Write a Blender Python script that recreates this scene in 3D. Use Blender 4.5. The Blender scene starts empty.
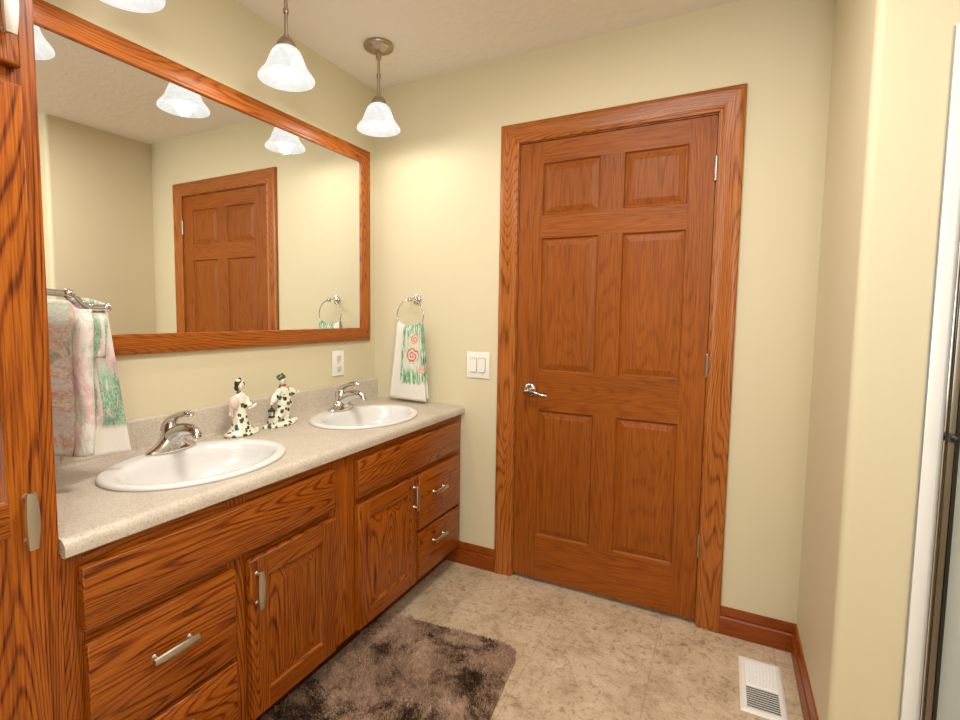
import bpy, bmesh, math, random
from mathutils import Vector, Matrix, noise
random.seed(7)
S = bpy.context.scene
COL = S.collection
PI = math.pi

# ------------------------------------------------------------------ camera
cam_d = bpy.data.cameras.new('camera')
cam = bpy.data.objects.new('camera', cam_d)
COL.objects.link(cam)
Fv = Vector((-0.46546734, 0.88203455, -0.07317924))
Rv = Vector((0.8839724, 0.46740811, 0.01106619))
Uv = Vector((-0.04396533, 0.05953748, 0.99725741))
cam.matrix_world = Matrix(((Rv.x, Uv.x, -Fv.x, 1.6882), (Rv.y, Uv.y, -Fv.y, -2.2183), (Rv.z, Uv.z, -Fv.z, 1.2632), (0, 0, 0, 1)))
cam_d.sensor_width = 36
cam_d.lens = 504.27 / 960 * 36
cam_d.shift_x = (480 - 458.26) / 960
cam_d.shift_y = (351.5 - 360) / 960
cam_d.clip_start = 0.02
S.camera = cam

# ------------------------------------------------------------------ world, lights, exposure
w = bpy.data.worlds.new('world'); S.world = w; w.use_nodes = True
w.node_tree.nodes['Background'].inputs[0].default_value = (1.0, 0.9, 0.76, 1)
w.node_tree.nodes['Background'].inputs[1].default_value = 0.15
S.view_settings.view_transform = 'Standard'
S.view_settings.look = 'None'
S.view_settings.exposure = 0.03
S.view_settings.gamma = 1.0
S.view_settings.use_curve_mapping = False
LAMP_W = 4.6
SHADE_E = 0.98


def area(name, loc, target, sx, sy, power, col):
    d = bpy.data.lights.new(name, 'AREA'); d.shape = 'RECTANGLE'; d.size = sx; d.size_y = sy
    d.energy = power; d.color = col
    o = bpy.data.objects.new(name, d); COL.objects.link(o)
    o.location = loc
    o.rotation_euler = (Vector(target) - Vector(loc)).to_track_quat('-Z', 'Y').to_euler()
    return o


area('rear_fill_light', (2.1, -3.45, 1.9), (1.7, 0, 1.3), 1.7, 0.9, 18, (0.88, 0.95, 1.0))  # unseen fill added behind the camera to brighten the room
area('overhead_fill_light', (1.28, -1.28, 2.41), (1.28, -1.28, 0), 0.40, 0.40, 25, (1.0, 0.97, 0.92))  # added overhead fill, out of view, for light from above
gl_d = bpy.data.lights.new('rear_fill_point', 'POINT'); gl_d.energy = 27; gl_d.color = (0.98, 0.985, 1.0); gl_d.shadow_soft_size = 0.12  # added rear point fill, out of view, lifts ceiling and walls
gl = bpy.data.objects.new('rear_fill_point', gl_d); COL.objects.link(gl); gl.location = (2.1, -2.75, 2.08)


# ------------------------------------------------------------------ material helpers
def mat(name):
    m = bpy.data.materials.new(name); m.use_nodes = True
    nt = m.node_tree
    return m, nt, nt.nodes['Principled BSDF']


def N(nt, t, **kw):
    n = nt.nodes.new(t)
    for k, v in kw.items():
        if k in n.inputs and not hasattr(n, k):
            n.inputs[k].default_value = v
        elif hasattr(n, k):
            setattr(n, k, v)
    return n


def L(nt, a, b):
    nt.links.new(a, b)


def ramp(nt, stops):
    r = nt.nodes.new('ShaderNodeValToRGB')
    e = r.color_ramp.elements
    while len(e) < len(stops):
        e.new(0.5)
    for q, (p, c) in zip(e, stops):
        q.position = p
        q.color = (c[0], c[1], c[2], 1)
    return r


def noise_n(nt, vec, scale, detail=4, rough=0.55, dist=0.0):
    n = nt.nodes.new('ShaderNodeTexNoise')
    n.inputs['Scale'].default_value = scale
    n.inputs['Detail'].default_value = detail
    n.inputs['Roughness'].default_value = rough
    n.inputs['Distortion'].default_value = dist
    if vec is not None:
        L(nt, vec, n.inputs['Vector'])
    return n


def mathn(nt, op, a, b=None, c=None):
    n = nt.nodes.new('ShaderNodeMath'); n.operation = op
    for i, v in enumerate((a, b, c)):
        if v is None:
            continue
        if isinstance(v, (int, float)):
            n.inputs[i].default_value = v
        else:
            L(nt, v, n.inputs[i])
    return n.outputs[0]


def mixc(nt, fac, a, b, blend='MIX'):
    n = nt.nodes.new('ShaderNodeMix'); n.data_type = 'RGBA'; n.blend_type = blend
    if isinstance(fac, (int, float)):
        n.inputs[0].default_value = fac
    else:
        L(nt, fac, n.inputs[0])
    for i, v in ((6, a), (7, b)):
        if isinstance(v, tuple):
            n.inputs[i].default_value = (v[0], v[1], v[2], 1)
        else:
            L(nt, v, n.inputs[i])
    return n.outputs[2]


def bump(nt, h, strength, dist, bs):
    b = nt.nodes.new('ShaderNodeBump')
    b.inputs['Strength'].default_value = strength
    b.inputs['Distance'].default_value = dist
    L(nt, h, b.inputs['Height'])
    L(nt, b.outputs[0], bs.inputs['Normal'])


def plain(name, col, rough=0.5, metal=0.0, coat=0.0, spec=0.5):
    m, nt, bs = mat(name)
    bs.inputs['Base Color'].default_value = (*col, 1)
    bs.inputs['Roughness'].default_value = rough
    bs.inputs['Metallic'].default_value = metal
    bs.inputs['Coat Weight'].default_value = coat
    bs.inputs['Specular IOR Level'].default_value = spec
    return m


def oak(name, axis, light, mid, dark, contrast=1.0, bands=11.0, rough=0.33, bw=0.38, spec=0.35):
    """oak with its grain running along the given axis of the object"""
    m, nt, bs = mat(name)
    tc = N(nt, 'ShaderNodeTexCoord')
    oi = N(nt, 'ShaderNodeObjectInfo')
    add = N(nt, 'ShaderNodeVectorMath'); add.operation = 'ADD'
    sc = N(nt, 'ShaderNodeVectorMath'); sc.operation = 'SCALE'
    comb = N(nt, 'ShaderNodeCombineXYZ')
    for i, k in enumerate((13.0, 7.7, 17.3)):
        L(nt, mathn(nt, 'MULTIPLY', oi.outputs['Random'], k), comb.inputs[i])
    L(nt, tc.outputs['Object'], add.inputs[0]); L(nt, comb.outputs[0], add.inputs[1])

    def stretched(along):
        mp = N(nt, 'ShaderNodeMapping')
        s = [1.0, 1.0, 1.0]; s['xyz'.index(axis)] = along
        mp.inputs['Scale'].default_value = s
        L(nt, add.outputs[0], mp.inputs['Vector'])
        return mp.outputs[0]
    # cathedral figure: contour lines of a stretched low noise
    n1 = noise_n(nt, stretched(0.10), 6.5, 1.3, 0.30, 0.1)
    # pores and fine streaks
    n2 = noise_n(nt, stretched(0.028), 330, 3, 0.6)
    n3 = noise_n(nt, stretched(0.02), 60, 3, 0.6)
    band = mathn(nt, 'FRACT', mathn(nt, 'ADD', mathn(nt, 'MULTIPLY', n1.outputs['Fac'], bands * 3.6), mathn(nt, 'MULTIPLY', n3.outputs['Fac'], 0.5)))
    band = mathn(nt, 'PINGPONG', mathn(nt, 'MULTIPLY', band, 2.0), 1.0)
    n4 = noise_n(nt, stretched(0.3), 2.3, 2, 0.5)
    pores = ramp(nt, [(0.36, (0, 0, 0)), (0.58, (1, 1, 1))]); L(nt, n2.outputs['Fac'], pores.inputs[0])
    bandr = ramp(nt, [(0.0, (0, 0, 0)), (0.12, (0.1, 0.1, 0.1)), (0.40, (0.85, 0.85, 0.85)), (1.0, (1, 1, 1))]); L(nt, band, bandr.inputs[0])
    g = mathn(nt, 'MULTIPLY', bandr.outputs[0], bw)
    g = mathn(nt, 'ADD', g, mathn(nt, 'MULTIPLY', pores.outputs[0], 0.71 - bw))
    g = mathn(nt, 'ADD', g, mathn(nt, 'MULTIPLY', n3.outputs['Fac'], 0.35))
    # contrast about the middle
    g = mathn(nt, 'ADD', mathn(nt, 'MULTIPLY', mathn(nt, 'SUBTRACT', g, 0.56), contrast), 0.56)
    cr = ramp(nt, [(0.12, dark), (0.5, mid), (0.92, light)])
    L(nt, g, cr.inputs[0])
    tone = ramp(nt, [(0.3, (0.86, 0.84, 0.82)), (0.7, (1.08, 1.08, 1.08))]); L(nt, n4.outputs['Fac'], tone.inputs[0])
    col = mixc(nt, 1.0, cr.outputs[0], tone.outputs[0], 'MULTIPLY')
    rnd = mathn(nt, 'ADD', mathn(nt, 'MULTIPLY', oi.outputs['Random'], 0.22), 0.89)
    hv = N(nt, 'ShaderNodeHueSaturation'); L(nt, rnd, hv.inputs['Value']); L(nt, col, hv.inputs['Color'])
    L(nt, hv.outputs[0], bs.inputs['Base Color'])
    bs.inputs['Roughness'].default_value = rough
    bs.inputs['Specular IOR Level'].default_value = spec
    bump(nt, g, 0.12, 0.002, bs)
    return m


C_L, C_M, C_D = (0.40, 0.110, 0.008), (0.22, 0.043, 0.0025), (0.045, 0.0065, 0.0005)
D_L, D_M, D_D = (0.36, 0.105, 0.010), (0.27, 0.066, 0.0045), (0.13, 0.027, 0.0015)
OAK = {a: oak('oak_cabinet_' + a, a, C_L, C_M, C_D, 1.2, 16.0) for a in 'xyz'}
DOORW = {a: oak('oak_door_' + a, a, D_L, D_M, D_D, 0.8, 8.0, 0.46, 0.24, 0.25) for a in 'xz'}
CASW = {a: oak('oak_casing_' + a, a, (0.42, 0.140, 0.026), (0.29, 0.078, 0.009), (0.11, 0.024, 0.002), 1.1, 14.0) for a in 'xyz'}
BASEW = {a: oak('oak_baseboard_' + a, a, (0.29, 0.066, 0.005), (0.21, 0.040, 0.003), (0.10, 0.016, 0.001), 0.6) for a in 'xyz'}
MIRW = {a: oak('oak_mirror_' + a, a, (0.42, 0.130, 0.016), (0.28, 0.066, 0.006), (0.11, 0.020, 0.002), 1.0, 14.0) for a in 'yz'}


def wall_mat(name, col):
    m, nt, bs = mat(name)
    tc = N(nt, 'ShaderNodeTexCoord')
    n = noise_n(nt, tc.outputs['Object'], 190, 3, 0.6)
    bs.inputs['Base Color'].default_value = (*col, 1)
    bs.inputs['Roughness'].default_value = 0.55
    bs.inputs['Specular IOR Level'].default_value = 0.35
    bump(nt, n.outputs['Fac'], 0.08, 0.002, bs)
    return m


M_WALL = wall_mat('cream_wall_paint', (0.68, 0.61, 0.415))


def ceil_mat():
    m, nt, bs = mat('knockdown_ceiling')
    tc = N(nt, 'ShaderNodeTexCoord')
    n = noise_n(nt, tc.outputs['Object'], 26, 4, 0.6)
    r = ramp(nt, [(0.45, (0, 0, 0)), (0.6, (1, 1, 1))]); L(nt, n.outputs['Fac'], r.inputs[0])
    bs.inputs['Base Color'].default_value = (0.88, 0.84, 0.78, 1)
    bs.inputs['Roughness'].default_value = 0.9
    bump(nt, r.outputs[0], 0.25, 0.004, bs)
    return m


def floor_mat():
    m, nt, bs = mat('mottled_beige_vinyl')
    tc = N(nt, 'ShaderNodeTexCoord')
    o = tc.outputs['Object']
    n1 = noise_n(nt, o, 7, 6, 0.62, 0.6)
    n2 = noise_n(nt, o, 34, 6, 0.7, 0.8)
    n3 = noise_n(nt, o, 120, 4, 0.7, 0.3)
    base = ramp(nt, [(0.3, (0.44, 0.335, 0.22)), (0.5, (0.58, 0.455, 0.315)), (0.72, (0.66, 0.54, 0.395))]); L(nt, n1.outputs['Fac'], base.inputs[0])
    v2 = ramp(nt, [(0.34, (0.62, 0.56, 0.48)), (0.47, (0.98, 0.96, 0.94)), (0.62, (1.0, 1.0, 1.0)), (0.72, (1.22, 1.2, 1.16))]); L(nt, n2.outputs['Fac'], v2.inputs[0])
    c = mixc(nt, 1.0, base.outputs[0], v2.outputs[0], 'MULTIPLY')
    v3 = ramp(nt, [(0.35, (0.82, 0.8, 0.76)), (0.5, (1, 1, 1))]); L(nt, n3.outputs['Fac'], v3.inputs[0])
    c = mixc(nt, 0.8, c, v3.outputs[0], 'MULTIPLY')
    # dark fine veins: contour of a distorted noise
    n4 = noise_n(nt, o, 11, 7, 0.68, 1.2)
    d = mathn(nt, 'ABSOLUTE', mathn(nt, 'SUBTRACT', n4.outputs['Fac'], 0.5))
    vein = ramp(nt, [(0.0, (0.66, 0.58, 0.48)), (0.018, (1, 1, 1))]); L(nt, d, vein.inputs[0])
    c = mixc(nt, 0.75, c, vein.outputs[0], 'MULTIPLY')
    # faint tile joints every 0.4 m
    sep = N(nt, 'ShaderNodeSeparateXYZ'); L(nt, o, sep.inputs[0])

    def joint(out, off):
        q = mathn(nt, 'FRACT', mathn(nt, 'MULTIPLY', mathn(nt, 'ADD', out, 10.0 - off), 2.5))
        q = mathn(nt, 'ABSOLUTE', mathn(nt, 'SUBTRACT', q, 0.5))
        return mathn(nt, 'LESS_THAN', q, 0.005)
    # fract = .5 at the joint
    j = mathn(nt, 'MAXIMUM', joint(sep.outputs[0], 1.106 - 0.2), joint(sep.outputs[1], -0.36 - 0.2))
    c = mixc(nt, mathn(nt, 'MULTIPLY', j, 0.45), c, (0.30, 0.22, 0.14))
    L(nt, c, bs.inputs['Base Color'])
    bs.inputs['Roughness'].default_value = 0.42
    bs.inputs['Specular IOR Level'].default_value = 0.35
    bump(nt, n2.outputs['Fac'], 0.05, 0.002, bs)
    return m


def laminate():
    m, nt, bs = mat('speckled_beige_laminate')
    tc = N(nt, 'ShaderNodeTexCoord')
    o = tc.outputs['Object']
    n1 = noise_n(nt, o, 420, 2, 0.6)
    n2 = noise_n(nt, o, 130, 3, 0.6)
    n3 = noise_n(nt, o, 14, 3, 0.6)
    r = ramp(nt, [(0.32, (0.27, 0.22, 0.175)), (0.46, (0.54, 0.47, 0.385)), (0.56, (0.58, 0.51, 0.42)), (0.7, (0.73, 0.68, 0.59))])
    L(nt, mathn(nt, 'ADD', mathn(nt, 'MULTIPLY', n1.outputs['Fac'], 0.6), mathn(nt, 'MULTIPLY', n2.outputs['Fac'], 0.4)), r.inputs[0])
    r3 = ramp(nt, [(0.35, (0.93, 0.92, 0.9)), (0.65, (1.04, 1.04, 1.04))]); L(nt, n3.outputs['Fac'], r3.inputs[0])
    L(nt, mixc(nt, 1.0, r.outputs[0], r3.outputs[0], 'MULTIPLY'), bs.inputs['Base Color'])
    bs.inputs['Roughness'].default_value = 0.38
    return m


M_CEIL, M_FLOOR, M_LAM = ceil_mat(), floor_mat(), laminate()
M_CHROME = plain('chrome', (0.66, 0.65, 0.64), 0.10, 1.0)
M_NICKEL = plain('brushed_nickel', (0.60, 0.55, 0.47), 0.33, 1.0)
M_BRONZE = plain('satin_pewter', (0.46, 0.38, 0.29), 0.36, 1.0)
M_HANDLE = plain('satin_nickel', (0.52, 0.48, 0.43), 0.2, 1.0)
M_HINGE = plain('dull_steel', (0.42, 0.39, 0.35), 0.3, 1.0)
M_PORC = plain('white_porcelain', (0.76, 0.74, 0.71), 0.12, 0, 0.4)
M_WHITE = plain('white_plastic', (0.80, 0.78, 0.72), 0.35)
M_SWITCH = plain('white_rocker', (0.74, 0.72, 0.66), 0.3)
M_SEAM = plain('grey_seam', (0.22, 0.20, 0.17), 0.6)
M_VENT = plain('white_enamel', (0.82, 0.80, 0.76), 0.35)
M_DARK = plain('dark_void', (0.015, 0.012, 0.01), 0.8)
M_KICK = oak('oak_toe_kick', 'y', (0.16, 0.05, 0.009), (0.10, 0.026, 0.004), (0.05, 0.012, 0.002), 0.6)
M_MIRROR = plain('silvered_glass', (0.93, 0.94, 0.92), 0.0, 1.0)
M_FIBER = plain('white_fiberglass', (0.82, 0.82, 0.80), 0.2, 0, 0.3)
M_BLACK = plain('black_gasket', (0.01, 0.01, 0.01), 0.35)
M_FRAME_REFL = plain('frame_dark_reflection', (0.26, 0.235, 0.21), 0.22, 1.0)  # brown reflection in the chrome frame put into the colour


def glass_mat():
    m, nt, bs = mat('obscure_shower_glass')
    bs.inputs['Base Color'].default_value = (0.80, 0.83, 0.78, 1)
    bs.inputs['Roughness'].default_value = 0.25
    bs.inputs['Transmission Weight'].default_value = 0.55
    bs.inputs['IOR'].default_value = 1.3
    return m


M_GLASS = glass_mat()


def shade_mat(name, strength):
    m, nt, bs = mat(name)
    tc = N(nt, 'ShaderNodeTexCoord')
    n = noise_n(nt, tc.outputs['Object'], 22, 4, 0.6, 1.2)
    r = ramp(nt, [(0.35, (0.86, 0.84, 0.79)), (0.6, (1.0, 0.985, 0.95))]); L(nt, n.outputs['Fac'], r.inputs[0])
    bs.inputs['Base Color'].default_value = (0.012, 0.012, 0.011, 1)
    bs.inputs['Roughness'].default_value = 0.35
    bs.inputs['Specular IOR Level'].default_value = 0.2
    L(nt, r.outputs[0], bs.inputs['Emission Color'])
    bs.inputs['Emission Strength'].default_value = strength
    return m


M_SHADE, M_SHADE_IN = shade_mat('lit_alabaster_glass', SHADE_E), shade_mat('lit_alabaster_glass_inside', SHADE_E * 0.80)


def bulb_mat():
    m, nt, bs = mat('lit_bulb')
    bs.inputs['Emission Color'].default_value = (1.0, 0.93, 0.80, 1)
    bs.inputs['Emission Strength'].default_value = 9.0
    return m


M_BULB = bulb_mat()


# ------------------------------------------------------------------ mesh helpers
def empty(name, loc, label=None, cat=None, group=None, kind=None):
    o = bpy.data.objects.new(name, None); COL.objects.link(o)
    o.location = loc
    o.empty_display_size = 0.05
    tag(o, label, cat, group, kind)
    return o


def tag(o, label=None, cat=None, group=None, kind=None):
    if label: o['label'] = label
    if cat: o['category'] = cat
    if group: o['group'] = group
    if kind: o['kind'] = kind
    return o


def wloc(o):
    v = Vector((0, 0, 0))
    while o is not None:
        v += o.location
        o = o.parent
    return v


def obj(name, bm, mats, parent=None, smooth=False, loc=None, auto=None):
    """link a bmesh drawn in world coordinates as ONE object, its origin at loc (or at its parent)"""
    base = wloc(parent) if parent is not None else Vector((0, 0, 0))
    org = Vector(loc) if loc is not None else base
    bmesh.ops.translate(bm, verts=bm.verts, vec=-org)
    bmesh.ops.recalc_face_normals(bm, faces=bm.faces)
    me = bpy.data.meshes.new(name)
    bm.to_mesh(me); bm.free()
    if not isinstance(mats, (list, tuple)):
        mats = [mats]
    for m in mats:
        me.materials.append(m)
    if smooth:
        for p in me.polygons:
            p.use_smooth = True
    o = bpy.data.objects.new(name, me); COL.objects.link(o)
    if parent is not None:
        o.parent = parent
    o.location = org - base
    if auto is not None:
        sharpen(me, auto)
    return o


def sharpen(me, deg):
    bm = bmesh.new(); bm.from_mesh(me)
    for f in bm.faces: f.smooth = True
    for e in bm.edges:
        if len(e.link_faces) == 2 and e.calc_face_angle(0) > math.radians(deg):
            e.smooth = False
    bm.to_mesh(me); bm.free()


def box(bm, x0, x1, y0, y1, z0, z1, mi=0, bev=0.0):
    v = [bm.verts.new((x, y, z)) for z in (z0, z1) for y in (y0, y1) for x in (x0, x1)]
    fs = []
    for q in ((0, 1, 3, 2), (4, 5, 7, 6), (0, 1, 5, 4), (2, 3, 7, 6), (0, 2, 6, 4), (1, 3, 7, 5)):
        f = bm.faces.new([v[i] for i in q]); f.material_index = mi; fs.append(f)
    if bev > 0:
        es = list({e for f in fs for e in f.edges})
        bmesh.ops.bevel(bm, geom=es, offset=bev, segments=2, profile=0.5, affect='EDGES', material=-1)
    return bm


def lathe(bm, prof, c, axis=(0, 0, 1), seg=32, sx=1.0, sy=1.0, mi=0, close_top=False, close_bot=False, ref=None):
    """prof: (radius, height along axis); ellipse through sx, sy"""
    A = Vector(axis).normalized()
    R = Vector(ref) if ref else (Vector((1, 0, 0)) if abs(A.x) < 0.9 else Vector((0, 1, 0)))
    X = (R - A * R.dot(A)).normalized(); Y = A.cross(X)
    c = Vector(c)
    rings = []
    for r, h in prof:
        rings.append([bm.verts.new(c + A * h + X * (r * sx * math.cos(2 * PI * i / seg)) + Y * (r * sy * math.sin(2 * PI * i / seg))) for i in range(seg)])
    for a, b in zip(rings, rings[1:]):
        for i in range(seg):
            f = bm.faces.new((a[i], a[(i + 1) % seg], b[(i + 1) % seg], b[i])); f.material_index = mi
    if close_bot:
        bm.faces.new(rings[0]).material_index = mi
    if close_top:
        bm.faces.new(rings[-1]).material_index = mi
    return rings


def tube(bm, pts, rad, seg=12, mi=0, cap=True, flat=1.0, closed=False, flat_dir=(0, 0, 1)):
    pts = [Vector(p) for p in pts]
    n = len(pts)
    rs = rad if isinstance(rad, (list, tuple)) else [rad] * n
    rings = []
    up = Vector(flat_dir)
    for i, p in enumerate(pts):
        if closed:
            t = (pts[(i + 1) % n] - pts[i - 1]).normalized()
        else:
            t = (pts[min(i + 1, n - 1)] - pts[max(i - 1, 0)]).normalized()
        a = up - t * up.dot(t)
        if a.length < 1e-3:
            a = Vector((1, 0, 0)) - t * t.x
        a.normalize()
        b = t.cross(a)
        rings.append([bm.verts.new(p + a * (rs[i] * flat * math.cos(2 * PI * k / seg)) + b * (rs[i] * math.sin(2 * PI * k / seg))) for k in range(seg)])
    pr = list(zip(rings, rings[1:]))
    if closed:
        pr.append((rings[-1], rings[0]))
    for a, b in pr:
        for k in range(seg):
            bm.faces.new((a[k], a[(k + 1) % seg], b[(k + 1) % seg], b[k])).material_index = mi
    if cap and not closed:
        bm.faces.new(rings[0]).material_index = mi
        bm.faces.new(rings[-1]).material_index = mi
    return bm


def spline(pts, n=8):
    """Catmull-Rom through the points"""
    P = [Vector(p) for p in pts]
    P = [P[0] * 2 - P[1]] + P + [P[-1] * 2 - P[-2]]
    out = []
    for i in range(1, len(P) - 2):
        for k in range(n):
            t = k / n
            a, b, c, d = P[i - 1], P[i], P[i + 1], P[i + 2]
            out.append(0.5 * ((2 * b) + (c - a) * t + (2 * a - 5 * b + 4 * c - d) * t * t + (3 * b - a - 3 * c + d) * t ** 3))
    out.append(P[-2])
    return out


def loops_rect(bm, put, u0, u1, v0, v1, levels, mats, fill_mat=None):
    """concentric rectangles: levels = [(inset, depth)]; put(u, v, d) -> Vector; mats[k] = (horizontal, vertical) material of ring k"""
    rings = []
    for ins, d in levels:
        rings.append([bm.verts.new(put(u, v, d)) for u, v in ((u0 + ins, v0 + ins), (u1 - ins, v0 + ins), (u1 - ins, v1 - ins), (u0 + ins, v1 - ins))])
    for k, (a, b) in enumerate(zip(rings, rings[1:])):
        for i in range(4):
            f = bm.faces.new((a[i], a[(i + 1) % 4], b[(i + 1) % 4], b[i]))
            f.material_index = mats[k][0 if i in (0, 2) else 1]
    if fill_mat is not None:
        bm.faces.new(rings[-1]).material_index = fill_mat
    return rings


def panel_door(bm, put, u0, u1, v0, v1, th, fw, mh, mv, extra_rail=None):
    """frame-and-raised-panel cabinet door, front at depth 0, back at -th; u across, v up"""
    e = 0.004
    loops_rect(bm, put, u0, u1, v0, v1, [(0, -th), (0, -e), (e * 0.35, -e * 0.35), (e, 0)], [(mh, mv)] * 3)

    def quad(a0, a1, b0, b1, m):
        f = bm.faces.new([bm.verts.new(put(*q, 0)) for q in ((a0, b0), (a1, b0), (a1, b1), (a0, b1))]); f.material_index = m
    quad(u0 + e, u0 + fw, v0 + e, v1 - e, mv); quad(u1 - fw, u1 - e, v0 + e, v1 - e, mv)
    rails = [(v0 + e, v0 + fw), (v1 - fw, v1 - e)]
    opens = [(v0 + fw, v1 - fw)]
    if extra_rail:
        rails.append(extra_rail)
        opens = [(v0 + fw, extra_rail[0]), (extra_rail[1], v1 - fw)]
    for a, b in rails:
        quad(u0 + fw, u1 - fw, a, b, mh)
    for a, b in opens:
        loops_rect(bm, put, u0 + fw, u1 - fw, a, b, [(0, 0), (0.004, -0.006), (0.008, -0.008), (0.012, -0.008), (0.040, -0.001), (0.042, -0.001)],
                   [(mh, mv), (mh, mv), (mv, mv), (mv, mv), (mv, mv)], mv)


def slab_front(bm, put, u0, u1, v0, v1, th, m):
    loops_rect(bm, put, u0, u1, v0, v1, [(0, -th), (0, -0.004), (0.0015, -0.0012), (0.004, 0)], [(m, m)] * 3, m)


def sweep_rect(bm, put, u0, u1, v0, v1, prof, mh, mv, open_bottom=False):
    """mitred frame round the opening u0..u1, v0..v1: prof = [(outward, depth)]"""
    rings = []
    for o, d in prof:
        bot = v0 if open_bottom else v0 - o
        rings.append([bm.verts.new(put(u, v, d)) for u, v in ((u0 - o, bot), (u1 + o, bot), (u1 + o, v1 + o), (u0 - o, v1 + o))])
    for a, b in zip(rings, rings[1:]):
        for i in range(4):
            if open_bottom and i == 0:
                continue
            f = bm.faces.new((a[i], a[(i + 1) % 4], b[(i + 1) % 4], b[i]))
            f.material_index = mh if i in (0, 2) else mv


def duplicate(root, loc, label=None, group=None):
    r = root.copy(); COL.objects.link(r); r.location = loc
    if label: r['label'] = label
    if group: r['group'] = group
    for ch in list(root.children):
        c = ch.copy(); COL.objects.link(c); c.parent = r
        for g in list(ch.children):
            d = g.copy(); COL.objects.link(d); d.parent = c
    return r


# ------------------------------------------------------------------ room shell
W, H, YB, XR, YR = 1.977, 2.437, -0.632, 3.05, -3.55
bm = bmesh.new(); box(bm, -0.1, XR, YR, 0.3, -0.1, 0)
tag(obj('floor', bm, M_FLOOR), kind='structure')
bm = bmesh.new(); box(bm, -0.1, XR, YR, 0.3, H, H + 0.1)
tag(obj('ceiling', bm, M_CEIL), kind='structure')
bm = bmesh.new(); box(bm, -0.1, 0, YR, 0.12, 0, H)
tag(obj('wall_left', bm, M_WALL), kind='structure')
DX0, DX1, DZ = 0.818, 1.640, 2.046          # door opening
bm = bmesh.new()
for q in ((0, DX0, 0, H), (DX1, W, 0, H), (DX0, DX1, DZ, H)):
    f = bm.faces.new([bm.verts.new(p) for p in ((q[0], 0, q[2]), (q[1], 0, q[2]), (q[1], 0, q[3]), (q[0], 0, q[3]))])
bmesh.ops.remove_doubles(bm, verts=bm.verts, dist=1e-5)
ext = bmesh.ops.extrude_face_region(bm, geom=bm.faces[:])
bmesh.ops.translate(bm, verts=[v for v in ext['geom'] if isinstance(v, bmesh.types.BMVert)], vec=(0, 0.12, 0))
tag(obj('wall_back', bm, M_WALL), kind='structure')
# right wall with its rounded corner and the return that faces the camera
SX0 = 2.118                                   # left edge of the shower
plan = [(W, 0.12), (W, 0.0), (W, YB + 0.022)]
for k in range(1, 9):
    a = PI / 2 * k / 8
    plan.append((W + 0.022 * (1 - math.cos(a)), YB + 0.022 * (1 - math.sin(a))))
plan += [(SX0 + 0.004, YB), (SX0 + 0.004, YB + 0.1), (W + 0.1, YB + 0.1), (W + 0.1, 0.12)]
bm = bmesh.new()
lo = [bm.verts.new((x, y, 0)) for x, y in plan]; hi = [bm.verts.new((x, y, H)) for x, y in plan]
for i in range(len(plan)):
    j = (i + 1) % len(plan)
    bm.faces.new((lo[i], lo[j], hi[j], hi[i]))
bm.faces.new(lo); bm.faces.new(hi)
o = tag(obj('wall_right', bm, M_WALL), kind='structure')
sharpen(o.data, 40)
bm = bmesh.new(); box(bm, SX0 + 0.004, XR, YB, YB + 0.1, 1.9325, H)
tag(obj('wall_above_shower', bm, M_WALL), kind='structure')
bm = bmesh.new(); box(bm, XR, XR + 0.1, YR, 0.3, 0, H)
tag(obj('wall_far_right', bm, M_WALL), kind='structure')
bm = bmesh.new(); box(bm, -0.1, XR + 0.1, YR - 0.1, YR, 0, H)
tag(obj('wall_rear', bm, M_WALL), kind='structure')


def baseboard(name, p0, p1, inward, m):
    """p0 -> p1 along the wall foot, profile towards inward"""
    prof = [(0, 0), (0.015, 0), (0.015, 0.064), (0.0135, 0.068), (0.0085, 0.072), (0.0085, 0.076), (0.012, 0.080), (0.012, 0.088), (0.007, 0.100), (0.006, 0.108), (0, 0.110)]
    bm = bmesh.new()
    rings = []
    inward = Vector(inward)
    for p, m_ in ((Vector(p0[:3]), p0[3]), (Vector(p1[:3]), p1[3])):
        t = (Vector(p1[:3]) - Vector(p0[:3])).normalized()
        rings.append([bm.verts.new(p + inward * a + Vector((0, 0, b)) + t * (a * m_)) for a, b in prof])
    for i in range(len(prof) - 1):
        bm.faces.new((rings[0][i], rings[0][i + 1], rings[1][i + 1], rings[1][i]))
    bm.faces.new(rings[0]); bm.faces.new(rings[1])
    return tag(obj(name, bm, m, auto=35), kind='structure')


baseboard('baseboard_back_left', (0.452, 0, 0, 0), (0.7355, 0, 0, 0), (0, -1, 0), BASEW['x'])
baseboard('baseboard_back_right', (1.7125, 0, 0, 0), (W, 0, 0, -1), (0, -1, 0), BASEW['x'])
baseboard('baseboard_right', (W, 0, 0, 1), (W, YB + 0.01, 0, 0), (-1, 0, 0), BASEW['y'])

# ------------------------------------------------------------------ door
putd = lambda y0: (lambda u, v, d: Vector((u, y0 - d, v)))
bm = bmesh.new()
sweep_rect(bm, putd(0), 0.822, 1.636, 0, 2.044,
           [(0, -0.001), (0, 0.009), (0.004, 0.012), (0.012, 0.012), (0.016, 0.010), (0.03, 0.011), (0.055, 0.015), (0.066, 0.018), (0.078, 0.018), (0.083, 0.015), (0.086, 0.012), (0.086, -0.001)], 1, 0, True)
tag(obj('trim_door_casing', bm, [CASW['z'], CASW['x']], auto=50), kind='structure')
bm = bmesh.new()
sweep_rect(bm, putd(0), 0.826, 1.632, 0, 2.040, [(0.0, -0.12), (0, -0.052), (-0.012, -0.052), (-0.012, -0.040), (0, -0.040), (0.0, -0.0005), (0.007, -0.0005)], 1, 0, True)
tag(obj('trim_door_jamb', bm, [CASW['z'], CASW['x']]), kind='structure')

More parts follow.
